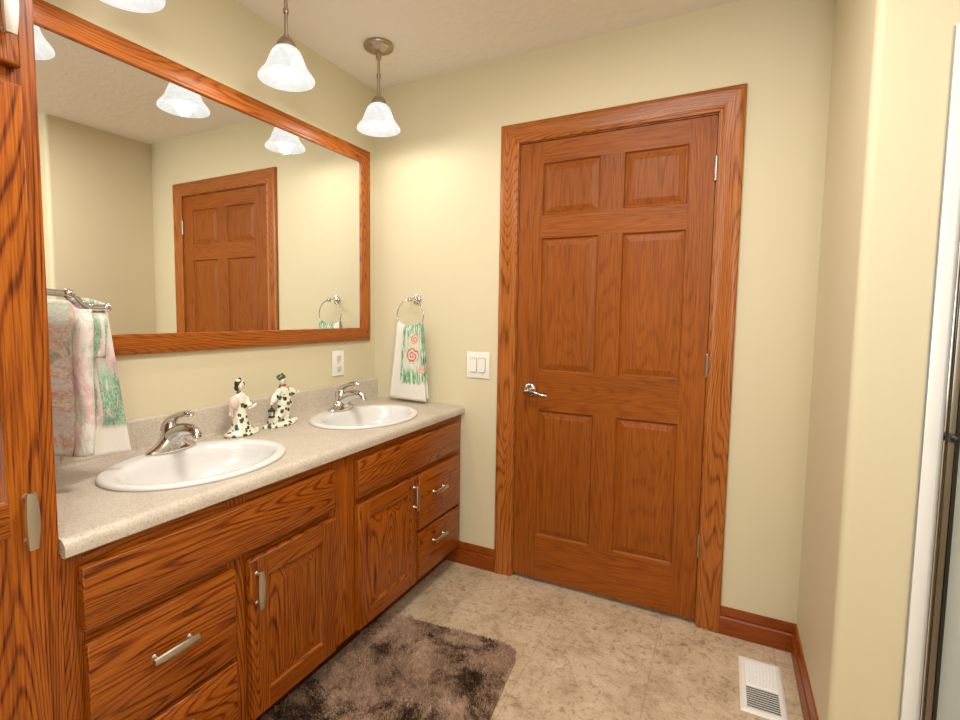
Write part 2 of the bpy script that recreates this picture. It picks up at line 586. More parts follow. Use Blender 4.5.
bm = bmesh.new()
cols = [0.8285, 0.938, 1.191, 1.290, 1.534, 1.6295]
rows = [0.020, 0.228, 0.826, 1.005, 1.611, 1.712, 1.943, 2.0365]
put = putd(0.002)
for i in range(5):
    for j in range(7):
        a0, a1, b0, b1 = cols[i], cols[i + 1], rows[j], rows[j + 1]
        if i in (1, 3) and j in (1, 3, 5):
            loops_rect(bm, put, a0, a1, b0, b1, [(0, 0), (0.004, -0.007), (0.008, -0.010), (0.011, -0.010), (0.036, -0.003), (0.038, -0.003)],
                       [(1, 0), (1, 0), (0, 0), (0, 0), (0, 0)], 0)
        else:
            f = bm.faces.new([bm.verts.new(put(*q, 0)) for q in ((a0, b0), (a1, b0), (a1, b1), (a0, b1))])
            f.material_index = 0 if (i in (0, 4) or (i == 2 and j in (1, 3, 5))) else 1
loops_rect(bm, put, cols[0], cols[-1], rows[0], rows[-1], [(0, 0), (0, -0.036)], [(1, 0)], 0)
bmesh.ops.remove_doubles(bm, verts=bm.verts, dist=1e-5)
door = tag(obj('door_1', bm, [DOORW['z'], DOORW['x']], loc=(1.2, 0, 0)), kind='structure')
bm = bmesh.new()
hx, hz = 0.897, 0.918
lathe(bm, [(0.0, 0.012), (0.014, 0.0125), (0.024, 0.011), (0.031, 0.006), (0.033, 0.0)], (hx, 0.002, hz), (0, -1, 0), 28)
lathe(bm, [(0.0105, 0.01), (0.0095, 0.03), (0.012, 0.045), (0.0105, 0.058), (0, 0.060)], (hx, 0.002, hz), (0, -1, 0), 20)
tube(bm, spline([(hx - 0.004, -0.048, hz), (hx + 0.02, -0.052, hz - 0.001), (hx + 0.05, -0.052, hz - 0.008), (hx + 0.078, -0.050, hz - 0.015), (hx + 0.098, -0.046, hz - 0.017)], 6),
     [0.010] * 6 + [0.009] * 6 + [0.0075] * 6 + [0.007] * 3 + [0.0085] * 3 + [0.006], 12)
tag(obj('door_handle', bm, M_HANDLE, door, auto=50), 'satin nickel lever handle')
for zz in (1.832, 1.070, 0.335):
    bm = bmesh.new()
    for k in range(3):
        lathe(bm, [(0.0, -0.0145), (0.006, -0.0145), (0.006, 0.0145), (0.0, 0.0145)], (1.6315, -0.007, zz + (k - 1) * 0.0295), seg=14)
    lathe(bm, [(0, 0), (0.005, 0), (0.0055, 0.003), (0.003, 0.006), (0, 0.0065)], (1.6315, -0.007, zz + 0.044), seg=12)
    box(bm, 1.627, 1.633, -0.0012, 0.0016, zz - 0.044, zz + 0.044)
    obj('hinge', bm, M_HINGE, door, auto=50)

# ------------------------------------------------------------------ vanity
VX, VE = 0.5374, -1.7275
van = empty('vanity_cabinet', (0.27, -0.86, 0), 'long honey oak double vanity with raised panel doors and drawers under the beige counter', 'vanity cabinet')
cx_, cy_ = 0.308, (-1.26, -0.468)
bm = bmesh.new()
# box sides, floor and back, face frame as one body
ZT = 0.772
for a, b in ((-0.02, -0.003), (VE, VE + 0.018)):
    box(bm, 0.003, 0.450, a, b, 0.0, 0.098, 1); box(bm, 0.003, VX - 0.019, a, b, 0.098, ZT, 1)
box(bm, 0.003, VX - 0.019, VE + 0.018, -0.02, 0.098, 0.114, 1)
box(bm, 0.003, 0.010, VE + 0.018, -0.02, 0.114, ZT, 1)
F0, F1 = VX - 0.019, VX
stiles = [(VE, -1.688), (-1.352, -1.285), (-0.958, -0.820), (-0.452, -0.415), (-0.060, -0.003)]
for a, b in stiles:
    box(bm, F0, F1, a, b, 0.098, ZT, 1)
for (a, b) in ((-1.688, -0.958), (-0.820, -0.060)):
    box(bm, F0, F1 - 0.0005, a, b, ZT - 0.045, ZT, 0)
    box(bm, F0, F1 - 0.0005, a, b, 0.560, 0.618, 0)
    box(bm, F0, F1 - 0.0005, a, b, 0.098, 0.150, 0)
for (a, b) in ((-1.688, -1.352), (-0.415, -0.060)):
    box(bm, F0, F1 - 0.0005, a, b, 0.300, 0.345, 0)
obj('body', bm, [OAK['y'], OAK['z']], van)
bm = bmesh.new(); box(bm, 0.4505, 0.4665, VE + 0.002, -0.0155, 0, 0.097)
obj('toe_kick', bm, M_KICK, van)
TH = 0.020
putv = lambda u, v, d: Vector((VX + 0.0035 + TH + d, u, v))


def pull(parent, c, along, L_=0.105, name='handle', wid=0.011):
    """flat bowed bar pull on two posts, standing off towards +x"""
    bm = bmesh.new()
    A = Vector(along); c = Vector(c)
    side = Vector((1, 0, 0)).cross(A)
    n = 14
    rows_ = []
    for i in range(n + 1):
        t = i / n * 2 - 1
        wd = wid * (0.55 + 0.45 * math.cos(t * 1.2))
        xx = 0.024 - 0.0022 * t * t
        p = c + A * (t * L_ / 2)
        rows_.append([bm.verts.new(p + side * (s * wd) + Vector((xx + dx, 0, 0))) for s, dx in ((-1, -0.003), (-0.8, 0.001), (0, 0.0028), (0.8, 0.001), (1, -0.003))])
    for a, b in zip(rows_, rows_[1:]):
        for k in range(4):
            bm.faces.new((a[k], a[k + 1], b[k + 1], b[k]))
        bm.faces.new((a[0], b[0], b[4], a[4]))
    bm.faces.new(rows_[0]); bm.faces.new(rows_[-1])
    for s in (-0.78, 0.78):
        lathe(bm, [(0.0075, 0.0), (0.005, 0.004), (0.0045, 0.021)], c + A * (s * L_ / 2), (1, 0, 0), 12)
    return obj(name, bm, M_NICKEL, parent, auto=45)


FX = VX + 0.0035 + TH
for (a, b) in ((-1.700, -0.950), (-0.828, -0.050)):
    bm = bmesh.new(); slab_front(bm, putv, a, b, 0.605, 0.740, TH, 0)
    obj('false_drawer_front', bm, OAK['y'], van, auto=50)
for (a, b) in ((-1.697, -1.342), (-0.424, -0.046)):
    for (z0, z1) in ((0.332, 0.575), (0.112, 0.317)):
        bm = bmesh.new(); slab_front(bm, putv, a, b, z0, z1, TH, 0)
        d = obj('drawer', bm, OAK['y'], van, loc=(FX, (a + b) / 2, (z0 + z1) / 2), auto=50)
        zc = {0.332: 0.468, 0.112: 0.243}[z0]
        pull(d, (FX, (a + b) / 2 if a < -1 else -0.262, zc), (0, 1, 0), 0.110)
for (a, b, hy) in ((-1.296, -0.951, -1.274), (-0.828, -0.443, -0.466)):
    bm = bmesh.new(); panel_door(bm, putv, a, b, 0.110, 0.577, TH, 0.062, 1, 0)
    d = obj('door', bm, [OAK['z'], OAK['y']], van, loc=(FX, (a + b) / 2, 0.34), auto=50)
    pull(d, (FX, hy, 0.492), (0, 0, 1), 0.108)

# ------------------------------------------------------------------ countertop
CZ = 0.8095
CD = 0.5594
bm = bmesh.new()
# profile in x-z swept along y: flat top, rounded nose
prof = [(0.001, CZ - 0.032), (0.001, CZ), (CD - 0.022, CZ)]
for k in range(1, 9):
    a = PI / 2 * k / 8
    prof.append((CD - 0.022 + 0.022 * math.sin(a), CZ - 0.022 + 0.022 * math.cos(a)))
prof += [(CD, CZ - 0.034), (CD - 0.004, CZ - 0.0375), (CD - 0.018, CZ - 0.0375), (CD - 0.0195, CZ - 0.032)]
lo = [bm.verts.new((x, VE, z)) for x, z in prof]; hi = [bm.verts.new((x, -0.001, z)) for x, z in prof]
for i in range(len(prof)):
    j = (i + 1) % len(prof)
    bm.faces.new((lo[i], lo[j], hi[j], hi[i]))
bm.faces.new(lo); bm.faces.new(hi)
top = obj('countertop', bm, M_LAM, loc=(0.28, -0.864, CZ - 0.0375))
for cy in cy_:
    bm = bmesh.new(); lathe(bm, [(1, -0.1), (1, 0.1)], (cx_ + 0.0, cy, CZ), seg=64, sx=0.192, sy=0.252, close_top=True, close_bot=True)
    cut = obj('cutter', bm, M_LAM)
    md = top.modifiers.new('b', 'BOOLEAN'); md.operation = 'DIFFERENCE'; md.solver = 'EXACT'; md.object = cut
    bpy.context.view_layer.update()
    dg = bpy.context.evaluated_depsgraph_get()
    me = bpy.data.meshes.new_from_object(top.evaluated_get(dg))
    top.modifiers.clear(); top.data = me
    bpy.data.objects.remove(cut)
sharpen(top.data, 30)
tag(top, 'speckled beige laminate countertop with rounded front edge on the oak vanity', 'countertop')
bm = bmesh.new()
bp = [(0.001, CZ + 0.0002), (0.001, 0.9125), (0.016, 0.9125), (0.0205, 0.909), (0.022, 0.904), (0.022, CZ + 0.0085), (0.0245, CZ + 0.003), (0.031, CZ + 0.0002)]
lo = [bm.verts.new((x, VE, z)) for x, z in bp]; hi = [bm.verts.new((x, -0.001, z)) for x, z in bp]
for i in range(len(bp)):
    j = (i + 1) % len(bp)
    bm.faces.new((lo[i], lo[j], hi[j], hi[i]))
bm.faces.new(lo); bm.faces.new(hi)
obj('backsplash', bm, M_LAM, top, auto=40)


# ------------------------------------------------------------------ sinks and faucets
def make_sink(cy, label):
    rt = empty('sink', (cx_, cy, CZ), label, 'sink', 'oval drop-in sinks')
    bm = bmesh.new()
    sg = 64
    spec = []   # (cx offset, b, a, z)
    spec += [(0, 0.207, 0.267, 0.0005), (0, 0.2095, 0.2695, 0.003), (0, 0.2085, 0.2685, 0.008), (0, 0.203, 0.263, 0.0115), (0, 0.195, 0.255, 0.0125)]
    spec += [(0.012, 0.172, 0.238, 0.0115), (0.018, 0.160, 0.230, 0.0095), (0.019, 0.155, 0.225, 0.003), (0.019, 0.150, 0.220, -0.012)]
    for t in (0.25, 0.45, 0.62, 0.76, 0.87, 0.95):
        k = math.sqrt(max(0, 1 - t * t * 0.97))
        spec.append((0.017 - 0.012 * t, 0.148 * k + 0.004, 0.216 * k + 0.004, -0.012 - 0.118 * t))
    spec.append((0.0, 0.022, 0.022, -0.134))
    rings = []
    for ox, b, a, z in spec:
        rings.append([bm.verts.new((cx_ + ox + b * math.cos(2 * PI * i / sg), cy + a * math.sin(2 * PI * i / sg), CZ + z)) for i in range(sg)])
    for p, q in zip(rings, rings[1:]):
        for i in range(sg):
            bm.faces.new((p[i], p[(i + 1) % sg], q[(i + 1) % sg], q[i]))
    bm.faces.new(rings[-1])
    obj('basin', bm, M_PORC, rt, smooth=True)
    bm = bmesh.new()
    lathe(bm, [(0.021, 0.0), (0.021, 0.003), (0.015, 0.003), (0.013, 0.001), (0.0, 0.0025)], (cx_, cy, CZ - 0.1335), seg=24)
    obj('drain', bm, M_CHROME, rt, smooth=True)
    return rt


make_sink(cy_[0], 'white oval drop-in sink nearer the tall oak cabinet, its faucet by the hanging towel')
make_sink(cy_[1], 'white oval drop-in sink at the far end of the counter near the door wall')


def make_faucet(px, py, label):
    z0 = CZ + 0.0122
    rt = empty('faucet', (px, py, z0), label, 'faucet', 'single lever chrome faucets')
    bm = bmesh.new()
    # oval base escutcheon flowing up into the body: stacked superellipse sections leaning forward
    secs = [(0.000, 0.002, 0.032, 0.081), (0.005, 0.002, 0.033, 0.082), (0.010, 0.002, 0.031, 0.078), (0.018, 0.003, 0.030, 0.062), (0.030, 0.004, 0.030, 0.046), (0.044, 0.004, 0.029, 0.034),
            (0.058, 0.003, 0.028, 0.028), (0.074, 0.000, 0.0265, 0.0255), (0.088, 0.000, 0.023, 0.022), (0.098, 0.002, 0.014, 0.014)]
    sg = 32
    rings = [[bm.verts.new((px + ox + b * math.cos(2 * PI * i / sg), py + a * math.sin(2 * PI * i / sg), z0 + z)) for i in range(sg)] for z, ox, b, a in secs]
    for p, q in zip(rings, rings[1:]):
        for i in range(sg):
            bm.faces.new((p[i], p[(i + 1) % sg], q[(i + 1) % sg], q[i]))
    bm.faces.new(rings[0]); bm.faces.new(rings[-1])
    obj('body', bm, M_CHROME, rt, smooth=True)
    bm = bmesh.new()
    pts = spline([(px + 0.004, py, z0 + 0.038), (px + 0.040, py, z0 + 0.062), (px + 0.078, py, z0 + 0.075), (px + 0.108, py, z0 + 0.077), (px + 0.127, py, z0 + 0.070), (px + 0.133, py, z0 + 0.060)], 6)
    n = len(pts)
    tube(bm, pts, [0.031 - 0.0155 * min(1, i / (n * 0.70)) for i in range(n)], 18, flat=0.95)
    obj('spout', bm, M_CHROME, rt, smooth=True)
    bm = bmesh.new()
    lathe(bm, [(0.0125, 0.0), (0.0135, -0.003), (0.0135, -0.012), (0.010, -0.013), (0.0, -0.012)], (px + 0.131, py, z0 + 0.062), seg=20)
    obj('aerator', bm, M_CHROME, rt, smooth=True)
    bm = bmesh.new()
    pts = spline([(px - 0.014, py, z0 + 0.066), (px - 0.003, py, z0 + 0.089), (px + 0.020, py, z0 + 0.107), (px + 0.055, py, z0 + 0.1205), (px + 0.090, py, z0 + 0.1265), (px + 0.112, py, z0 + 0.1225)], 6)
    n = len(pts)
    tube(bm, pts, [0.026 - 0.012 * (i / n) if i < n - 4 else 0.0125 - 0.002 * (i - n + 4) for i in range(n)], 16, flat=0.55, flat_dir=(-0.5, 0, 0.8))
    lathe(bm, [(0.0225, 0.0), (0.0225, 0.008), (0.019, 0.018), (0.008, 0.024), (0, 0.025)], (px - 0.003, py, z0 + 0.074), seg=24)
    obj('lever', bm, M_CHROME, rt, smooth=True)
    bm = bmesh.new()
    tube(bm, [(px - 0.033, py, z0 + 0.005), (px - 0.034, py, z0 + 0.078)], 0.0022, 8)
    lathe(bm, [(0.0, 0.007), (0.004, 0.005), (0.0045, 0.0), (0.003, -0.004), (0, -0.005)], (px - 0.034, py, z0 + 0.082), seg=12)
    obj('lift_rod', bm, M_CHROME, rt, smooth=True)
    return rt


make_faucet(0.140, -1.243, 'chrome single lever faucet on the near sink beside the hanging towel')
make_faucet(0.140, -0.437, 'chrome single lever faucet on the far sink below the wall outlet')

# ------------------------------------------------------------------ mirror
MY0, MY1, MZ0, MZ1, MW = -1.700, -0.058, 1.1229, 2.0992, 0.066
mir = empty('wall_mirror', (0, (MY0 + MY1) / 2, MZ0), 'large wide mirror in a honey oak frame hung above the vanity counter', 'mirror')
putm = lambda u, v, d: Vector((d, u, v))
bm = bmesh.new()
sweep_rect(bm, putm, MY0 + MW, MY1 - MW, MZ0 + MW, MZ1 - MW,
           [(0, 0.004), (0, 0.014), (0.004, 0.017), (0.010, 0.018), (0.013, 0.0165), (0.020, 0.019), (0.040, 0.023), (0.050, 0.023), (0.054, 0.021), (0.060, 0.021), (MW, 0.017), (MW, 0.001)], 1, 0)
obj('frame', bm, [MIRW['z'], MIRW['y']], mir, auto=50)
bm = bmesh.new(); box(bm, 0.001, 0.006, MY0 + MW - 0.006, MY1 - MW + 0.006, MZ0 + MW - 0.006, MZ1 - MW + 0.006)
obj('mirror_glass', bm, M_MIRROR, mir)


# ------------------------------------------------------------------ tall cabinet
lin = empty('linen_cabinet', (0.27, -2.04, 0), 'tall honey oak linen cabinet at the left end of the vanity with bowed nickel pulls', 'cabinet')
bm = bmesh.new()
LY0, LY1 = -2.35, -1.7285
box(bm, 0.002, VX - 0.019, LY1 - 0.019, LY1, 0, 2.36, 0)
box(bm, 0.002, VX - 0.019, LY0, LY0 + 0.019, 0, 2.36, 0)
box(bm, 0.002, VX - 0.019, LY0 + 0.019, LY1 - 0.019, 2.342, 2.36, 0)
box(bm, 0.002, 0.010, LY0 + 0.019, LY1 - 0.019, 0.1, 2.342, 0)
box(bm, F0, F1, LY1 - 0.045, LY1, 0, 2.36, 0)
box(bm, F0, F1, LY0, LY0 + 0.045, 0, 2.36, 0)
for a, b in ((0.0, 0.12), (1.640, 1.715), (2.29, 2.36)):
    box(bm, F0, F1 - 0.0005, LY0 + 0.045, LY1 - 0.045, a, b, 1)
obj('body', bm, [OAK['z'], OAK['y']], lin)
bm = bmesh.new(); panel_door(bm, putv, LY0 + 0.03, -1.7595, 1.694, 2.31, TH, 0.06, 1, 0)
d = obj('upper_door', bm, [OAK['z'], OAK['y']], lin, loc=(FX, -2.03, 2.0), auto=50)
pull(d, (FX, -1.780, 1.795), (0, 0, 1), 0.116, wid=0.013)
bm = bmesh.new(); panel_door(bm, putv, LY0 + 0.03, -1.7595, 0.11, 1.662, TH, 0.052, 1, 0, (0.852, 0.912))
d = obj('lower_door', bm, [OAK['z'], OAK['y']], lin, loc=(FX, -2.03, 0.9), auto=50)
pull(d, (FX, -1.786, 0.876), (0, 0, 1), 0.106, wid=0.012)

# ------------------------------------------------------------------ pendants
LX, LYS, RZ = 0.292, (-0.352, -0.883, -1.430), 2.077


def make_pendant(y, label):
    rt = empty('pendant_light', (LX, y, H), label, 'pendant light', 'bell shaded pendant lights above the vanity')
    bm = bmesh.new()
    lathe(bm, [(0.0, 0.0), (0.063, 0.0), (0.066, -0.006), (0.064, -0.013), (0.052, -0.020), (0.040, -0.022), (0.036, -0.027), (0.020, -0.031), (0.012, -0.033), (0.012, -0.060), (0.007, -0.063), (0, -0.063)], (LX, y, H - 0.0005), seg=36)
    obj('canopy', bm, M_BRONZE, rt, auto=45)
    bm = bmesh.new()
    tube(bm, [(LX, y, H - 0.05), (LX, y, RZ + 0.120)], 0.0062, 14)
    lathe(bm, [(0.0085, -0.008), (0.0095, -0.004), (0.0095, 0.004), (0.0085, 0.008)], (LX, y, H - 0.13), seg=14)
    obj('rod', bm, M_BRONZE, rt, auto=45)
    bm = bmesh.new()
    lathe(bm, [(0.0, 0.152), (0.009, 0.152), (0.010, 0.142), (0.020, 0.138), (0.022, 0.130), (0.029, 0.126), (0.033, 0.114), (0.034, 0.105), (0.030, 0.103), (0, 0.103)], (LX, y, RZ), seg=32)
    obj('shade_holder', bm, M_BRONZE, rt, auto=45)
    bm = bmesh.new()
    out = [(0.0955, 0.000), (0.0945, 0.006), (0.086, 0.018), (0.076, 0.030), (0.068, 0.044), (0.062, 0.060), (0.056, 0.076), (0.048, 0.092), (0.038, 0.103), (0.024, 0.110)]
    inn = [(max(r - 0.004, 0.001), h - 0.0035 if k > 0 else h + 0.0005) for k, (r, h) in enumerate(out)]
    lathe(bm, inn[::-1] + out, (LX, y, RZ), seg=48)
    bm.faces.ensure_lookup_table()
    for k, f in enumerate(bm.faces):
        f.material_index = 1 if k < 48 * (len(inn) - 1) else 0
    obj('glass_shade', bm, [M_SHADE, M_SHADE_IN], rt, smooth=True)
    bm = bmesh.new()
    lathe(bm, [(0.0, 0.016), (0.012, 0.018), (0.022, 0.026), (0.027, 0.040), (0.024, 0.054), (0.014, 0.070), (0.013, 0.098)], (LX, y, RZ), seg=24)
    obj('bulb', bm, M_BULB, rt, smooth=True)
    d = bpy.data.lights.new('lamp_light', 'POINT'); d.energy = LAMP_W; d.color = (1.0, 0.95, 0.86); d.shadow_soft_size = 0.03
    o = bpy.data.objects.new('lamp_light', d); COL.objects.link(o); o.parent = rt
    o.location = (0, 0, RZ + 0.004 - H)
    return rt


pend = make_pendant(LYS[0], 'pewter pendant light with white bell shade hanging nearest the door, whole canopy in view')
duplicate(pend, (LX, LYS[1], H), 'pewter pendant light with white bell shade, middle one of the row above the mirror')
duplicate(pend, (LX, LYS[2], H), 'pendant light with white bell shade nearest the tall cabinet, only its rim in view')

# ------------------------------------------------------------------ outlet and switch
pl = empty('wall_outlet', (0, -0.297, 1.017), 'white duplex outlet plate on the wall between mirror and backsplash', 'outlet')
bm = bmesh.new(); box(bm, 0.0005, 0.0065, -0.341, -0.255, 0.953, 1.081, 0, 0.003)
obj('plate', bm, M_WHITE, pl, auto=40)
for zc in (0.992, 1.042):
    bm = bmesh.new()
    lathe(bm, [(0.0185, 0.0), (0.0185, 0.0085), (0.0175, 0.009), (0.0, 0.009)], (0, -0.298, zc), (1, 0, 0), 24, sx=1.0, sy=1.0)
    for s in (-1, 1):
        box(bm, 0.0088, 0.0093, -0.298 + s * 0.0075 - 0.0014, -0.298 + s * 0.0075 + 0.0014, zc - 0.001, zc + 0.009, 1)
    lathe(bm, [(0.003, 0.0), (0.003, 0.0092), (0, 0.0092)], (0, -0.298, zc - 0.008), (1, 0, 0), 12, mi=1)
    obj('receptacle', bm, [M_SWITCH, M_DARK], pl, auto=40)
bm = bmesh.new(); lathe(bm, [(0.0035, 0.0), (0.0035, 0.0075), (0, 0.0078)], (0, -0.298, 1.017), (1, 0, 0), 12)
obj('screw', bm, M_NICKEL, pl, auto=40)
sw = empty('light_switch', (0.629, 0, 1.017), 'white double rocker light switch plate on the wall left of the door', 'light switch')
bm = bmesh.new(); box(bm, 0.566, 0.692, -0.0065, -0.0005, 0.953, 1.082, 0, 0.003)
obj('plate', bm, M_WHITE, sw, auto=40)
for xc in (0.606, 0.652):
    bm = bmesh.new()
    box(bm, xc - 0.0185, xc + 0.0185, -0.0070, -0.0060, 0.982, 1.053, 2)
    v = [bm.verts.new(p) for p in ((xc - 0.0165, -0.007, 0.984), (xc + 0.0165, -0.007, 0.984), (xc + 0.0165, -0.007, 1.051), (xc - 0.0165, -0.007, 1.051),
                                   (xc - 0.0165, -0.0135, 0.9845), (xc + 0.0165, -0.0135, 0.9845), (xc + 0.0165, -0.0085, 1.0505), (xc - 0.0165, -0.0085, 1.0505))]
    for q in ((4, 5, 6, 7), (0, 1, 5, 4), (1, 2, 6, 5), (2, 3, 7, 6), (3, 0, 4, 7)):
        bm.faces.new([v[i] for i in q])
    obj('rocker', bm, [M_WHITE, M_SWITCH, M_SEAM], sw)
for xc in (0.606, 0.652):
    for zc in (0.968, 1.067):
        bm = bmesh.new(); lathe(bm, [(0.003, 0.0), (0.003, 0.0072), (0, 0.0076)], (xc, 0, zc), (0, -1, 0), 10)
        obj('screw', bm, M_SWITCH, sw)


# ------------------------------------------------------------------ towels
def cloth(name, mode):
    m, nt, bs = mat(name)
    tc = N(nt, 'ShaderNodeTexCoord')
    uv = tc.outputs['UV']
    sep = N(nt, 'ShaderNodeSeparateXYZ'); L(nt, uv, sep.inputs[0])
    U_, V_ = sep.outputs[0], sep.outputs[1]
    white = (0.80, 0.76, 0.68)
    if mode == 'rose':
        # V_ runs 0 at the hem to 1 at the ring; print sits between .22 and .98
        nz = noise_n(nt, uv, 5, 3, 0.6)
        def smask(lo, hi, x, soft=0.03):
            a = N(nt, 'ShaderNodeMapRange'); a.inputs[1].default_value = lo; a.inputs[2].default_value = lo + soft; L(nt, x, a.inputs[0])
            b = N(nt, 'ShaderNodeMapRange'); b.inputs[1].default_value = hi; b.inputs[2].default_value = hi - soft; L(nt, x, b.inputs[0])
            return mathn(nt, 'MULTIPLY', a.outputs[0], b.outputs[0])
        wob = mathn(nt, 'MULTIPLY', mathn(nt, 'SUBTRACT', nz.outputs['Fac'], 0.5), 0.12)
        uu = mathn(nt, 'ADD', U_, wob)
        vv = mathn(nt, 'ADD', V_, wob)
        zone = mathn(nt, 'MULTIPLY', smask(0.26, 1.10, uu), smask(0.20, 1.05, vv, 0.04))
        mp = N(nt, 'ShaderNodeMapping'); mp.inputs['Scale'].default_value = (17, 5.5, 1); mp.inputs['Rotation'].default_value = (0, 0, 0.12); L(nt, uv, mp.inputs[0])
        st = noise_n(nt, mp.outputs[0], 1.0, 3, 0.6, 1.4)
        leaf = ramp(nt, [(0.44, (0, 0, 0)), (0.50, (1, 1, 1))]); L(nt, st.outputs['Fac'], leaf.inputs[0])
        gsel = noise_n(nt, uv, 9, 2)
        green = ramp(nt, [(0.35, (0.02, 0.20, 0.12)), (0.5, (0.06, 0.36, 0.20)), (0.65, (0.22, 0.46, 0.16))]); L(nt, gsel.outputs['Fac'], green.inputs[0])
        # fewer leaves in the middle of the print
        mid = smask(0.34, 0.90, vv, 0.1)
        midu = smask(0.34, 0.95, uu, 0.06)
        keep = mathn(nt, 'SUBTRACT', 1.0, mathn(nt, 'MULTIPLY', mathn(nt, 'MULTIPLY', mid, midu), 0.75))
        fac = mathn(nt, 'MULTIPLY', mathn(nt, 'MULTIPLY', zone, leaf.outputs[0]), keep)
        wash = mixc(nt, mathn(nt, 'MULTIPLY', zone, 0.35), white, (0.62, 0.70, 0.50))
        c = mixc(nt, mathn(nt, 'MULTIPLY', fac, 0.9), wash, green.outputs[0])

        def rose(cx, cy, rad, c, colr, sy=0.5):
            du = mathn(nt, 'SUBTRACT', uu, cx); dv = mathn(nt, 'MULTIPLY', mathn(nt, 'SUBTRACT', vv, cy), 1.0 / sy)
            r = mathn(nt, 'SQRT', mathn(nt, 'ADD', mathn(nt, 'MULTIPLY', du, du), mathn(nt, 'MULTIPLY', dv, dv)))
            ang = mathn(nt, 'ARCTAN2', dv, du)
            sp = mathn(nt, 'SINE', mathn(nt, 'ADD', mathn(nt, 'MULTIPLY', r, 74 * 0.2 / rad), ang))
            k = ramp(nt, [(0.35, (0, 0, 0)), (0.6, (1, 1, 1))]); L(nt, mathn(nt, 'ADD', mathn(nt, 'MULTIPLY', sp, 0.5), 0.5), k.inputs[0])
            inside = mathn(nt, 'LESS_THAN', r, rad)
            pet = mixc(nt, k.outputs[0], (0.80, 0.62, 0.52), colr)
            return mixc(nt, inside, c, pet)
        c = rose(0.64, 0.60, 0.21, c, (0.55, 0.20, 0.16))
        c = rose(0.72, 0.82, 0.14, c, (0.62, 0.22, 0.08))
        c = rose(0.93, 0.40, 0.11, c, (0.64, 0.34, 0.30))
    else:
        mp = N(nt, 'ShaderNodeMapping'); mp.inputs['Location'].default_value = (5.3, 2.1, 0.4); L(nt, uv, mp.inputs[0])
        n1 = noise_n(nt, uv, 3.0, 5, 0.65, 0.5)
        n2 = noise_n(nt, mp.outputs[0], 3.4, 6, 0.7, 0.6)
        fine = noise_n(nt, uv, 46, 4, 0.75)
        c = ramp(nt, [(0.34, (0.44, 0.34, 0.42)), (0.44, (0.72, 0.50, 0.47)), (0.52, (0.78, 0.72, 0.66)), (0.7, (0.76, 0.72, 0.68))]); L(nt, n1.outputs['Fac'], c.inputs[0]); c = c.outputs[0]
        gm = ramp(nt, [(0.51, (0, 0, 0)), (0.55, (1, 1, 1))]); L(nt, n2.outputs['Fac'], gm.inputs[0])
        pb = N(nt, 'ShaderNodeMapRange'); pb.inputs[1].default_value = 0.16; pb.inputs[2].default_value = 0.20; L(nt, V_, pb.inputs[0])
        speck = ramp(nt, [(0.40, (0.35, 0.35, 0.35)), (0.58, (1, 1, 1))]); L(nt, fine.outputs['Fac'], speck.inputs[0])
        if mode == 'tapestry':
            # dusky woven picture on the flat part, pale border on the rolled edge
            m1 = ramp(nt, [(0.38, (0.10, 0.12, 0.09)), (0.45, (0.22, 0.20, 0.14)), (0.50, (0.38, 0.31, 0.24)), (0.55, (0.33, 0.15, 0.10)), (0.60, (0.36, 0.31, 0.28))]); L(nt, n2.outputs['Fac'], m1.inputs[0])
            bx = N(nt, 'ShaderNodeMapRange'); bx.inputs[1].default_value = 0.36; bx.inputs[2].default_value = 0.31; L(nt, U_, bx.inputs[0])
            tx = N(nt, 'ShaderNodeMapRange'); tx.inputs[1].default_value = 0.96; tx.inputs[2].default_value = 0.84; L(nt, V_, tx.inputs[0])
            gfac = mathn(nt, 'MULTIPLY', mathn(nt, 'MULTIPLY', gm.outputs[0], 0.6), speck.outputs[0])
            c = mixc(nt, gfac, c, (0.30, 0.50, 0.34))
            c = mixc(nt, mathn(nt, 'MULTIPLY', mathn(nt, 'MULTIPLY', bx.outputs[0], tx.outputs[0]), mathn(nt, 'ADD', 0.6, mathn(nt, 'MULTIPLY', speck.outputs[0], 0.38))), c, m1.outputs[0])
        else:
            # long green leaves low on the panel, pink above, plain hem
            lmp = N(nt, 'ShaderNodeMapping'); lmp.inputs['Scale'].default_value = (6, 2.2, 1); lmp.inputs['Rotation'].default_value = (0, 0, -0.5); L(nt, uv, lmp.inputs[0])
            lf = noise_n(nt, lmp.outputs[0], 1.0, 3, 0.5, 0.8)
            lr_ = ramp(nt, [(0.45, (0, 0, 0)), (0.49, (1, 1, 1))]); L(nt, lf.outputs['Fac'], lr_.inputs[0])
            hi_ = N(nt, 'ShaderNodeMapRange'); hi_.inputs[1].default_value = 0.62; hi_.inputs[2].default_value = 0.5; L(nt, V_, hi_.inputs[0])
            top_ = N(nt, 'ShaderNodeMapRange'); top_.inputs[1].default_value = 0.72; top_.inputs[2].default_value = 0.78; L(nt, V_, top_.inputs[0])
            zone = mathn(nt, 'ADD', hi_.outputs[0], mathn(nt, 'MULTIPLY', top_.outputs[0], gm.outputs[0]))
            gfac = mathn(nt, 'MULTIPLY', mathn(nt, 'MULTIPLY', mathn(nt, 'MULTIPLY', lr_.outputs[0], zone), pb.outputs[0]), speck.outputs[0])
            gcol = ramp(nt, [(0.4, (0.05, 0.30, 0.16)), (0.6, (0.22, 0.52, 0.30))]); L(nt, n1.outputs['Fac'], gcol.inputs[0])
            c = mixc(nt, gfac, c, gcol.outputs[0])
        if mode == 'floral':
            c = mixc(nt, pb.outputs[0], (0.80, 0.75, 0.68), c)
    L(nt, c, bs.inputs['Base Color'])
    bs.inputs['Roughness'].default_value = 0.95
    bs.inputs['Specular IOR Level'].default_value = 0.1
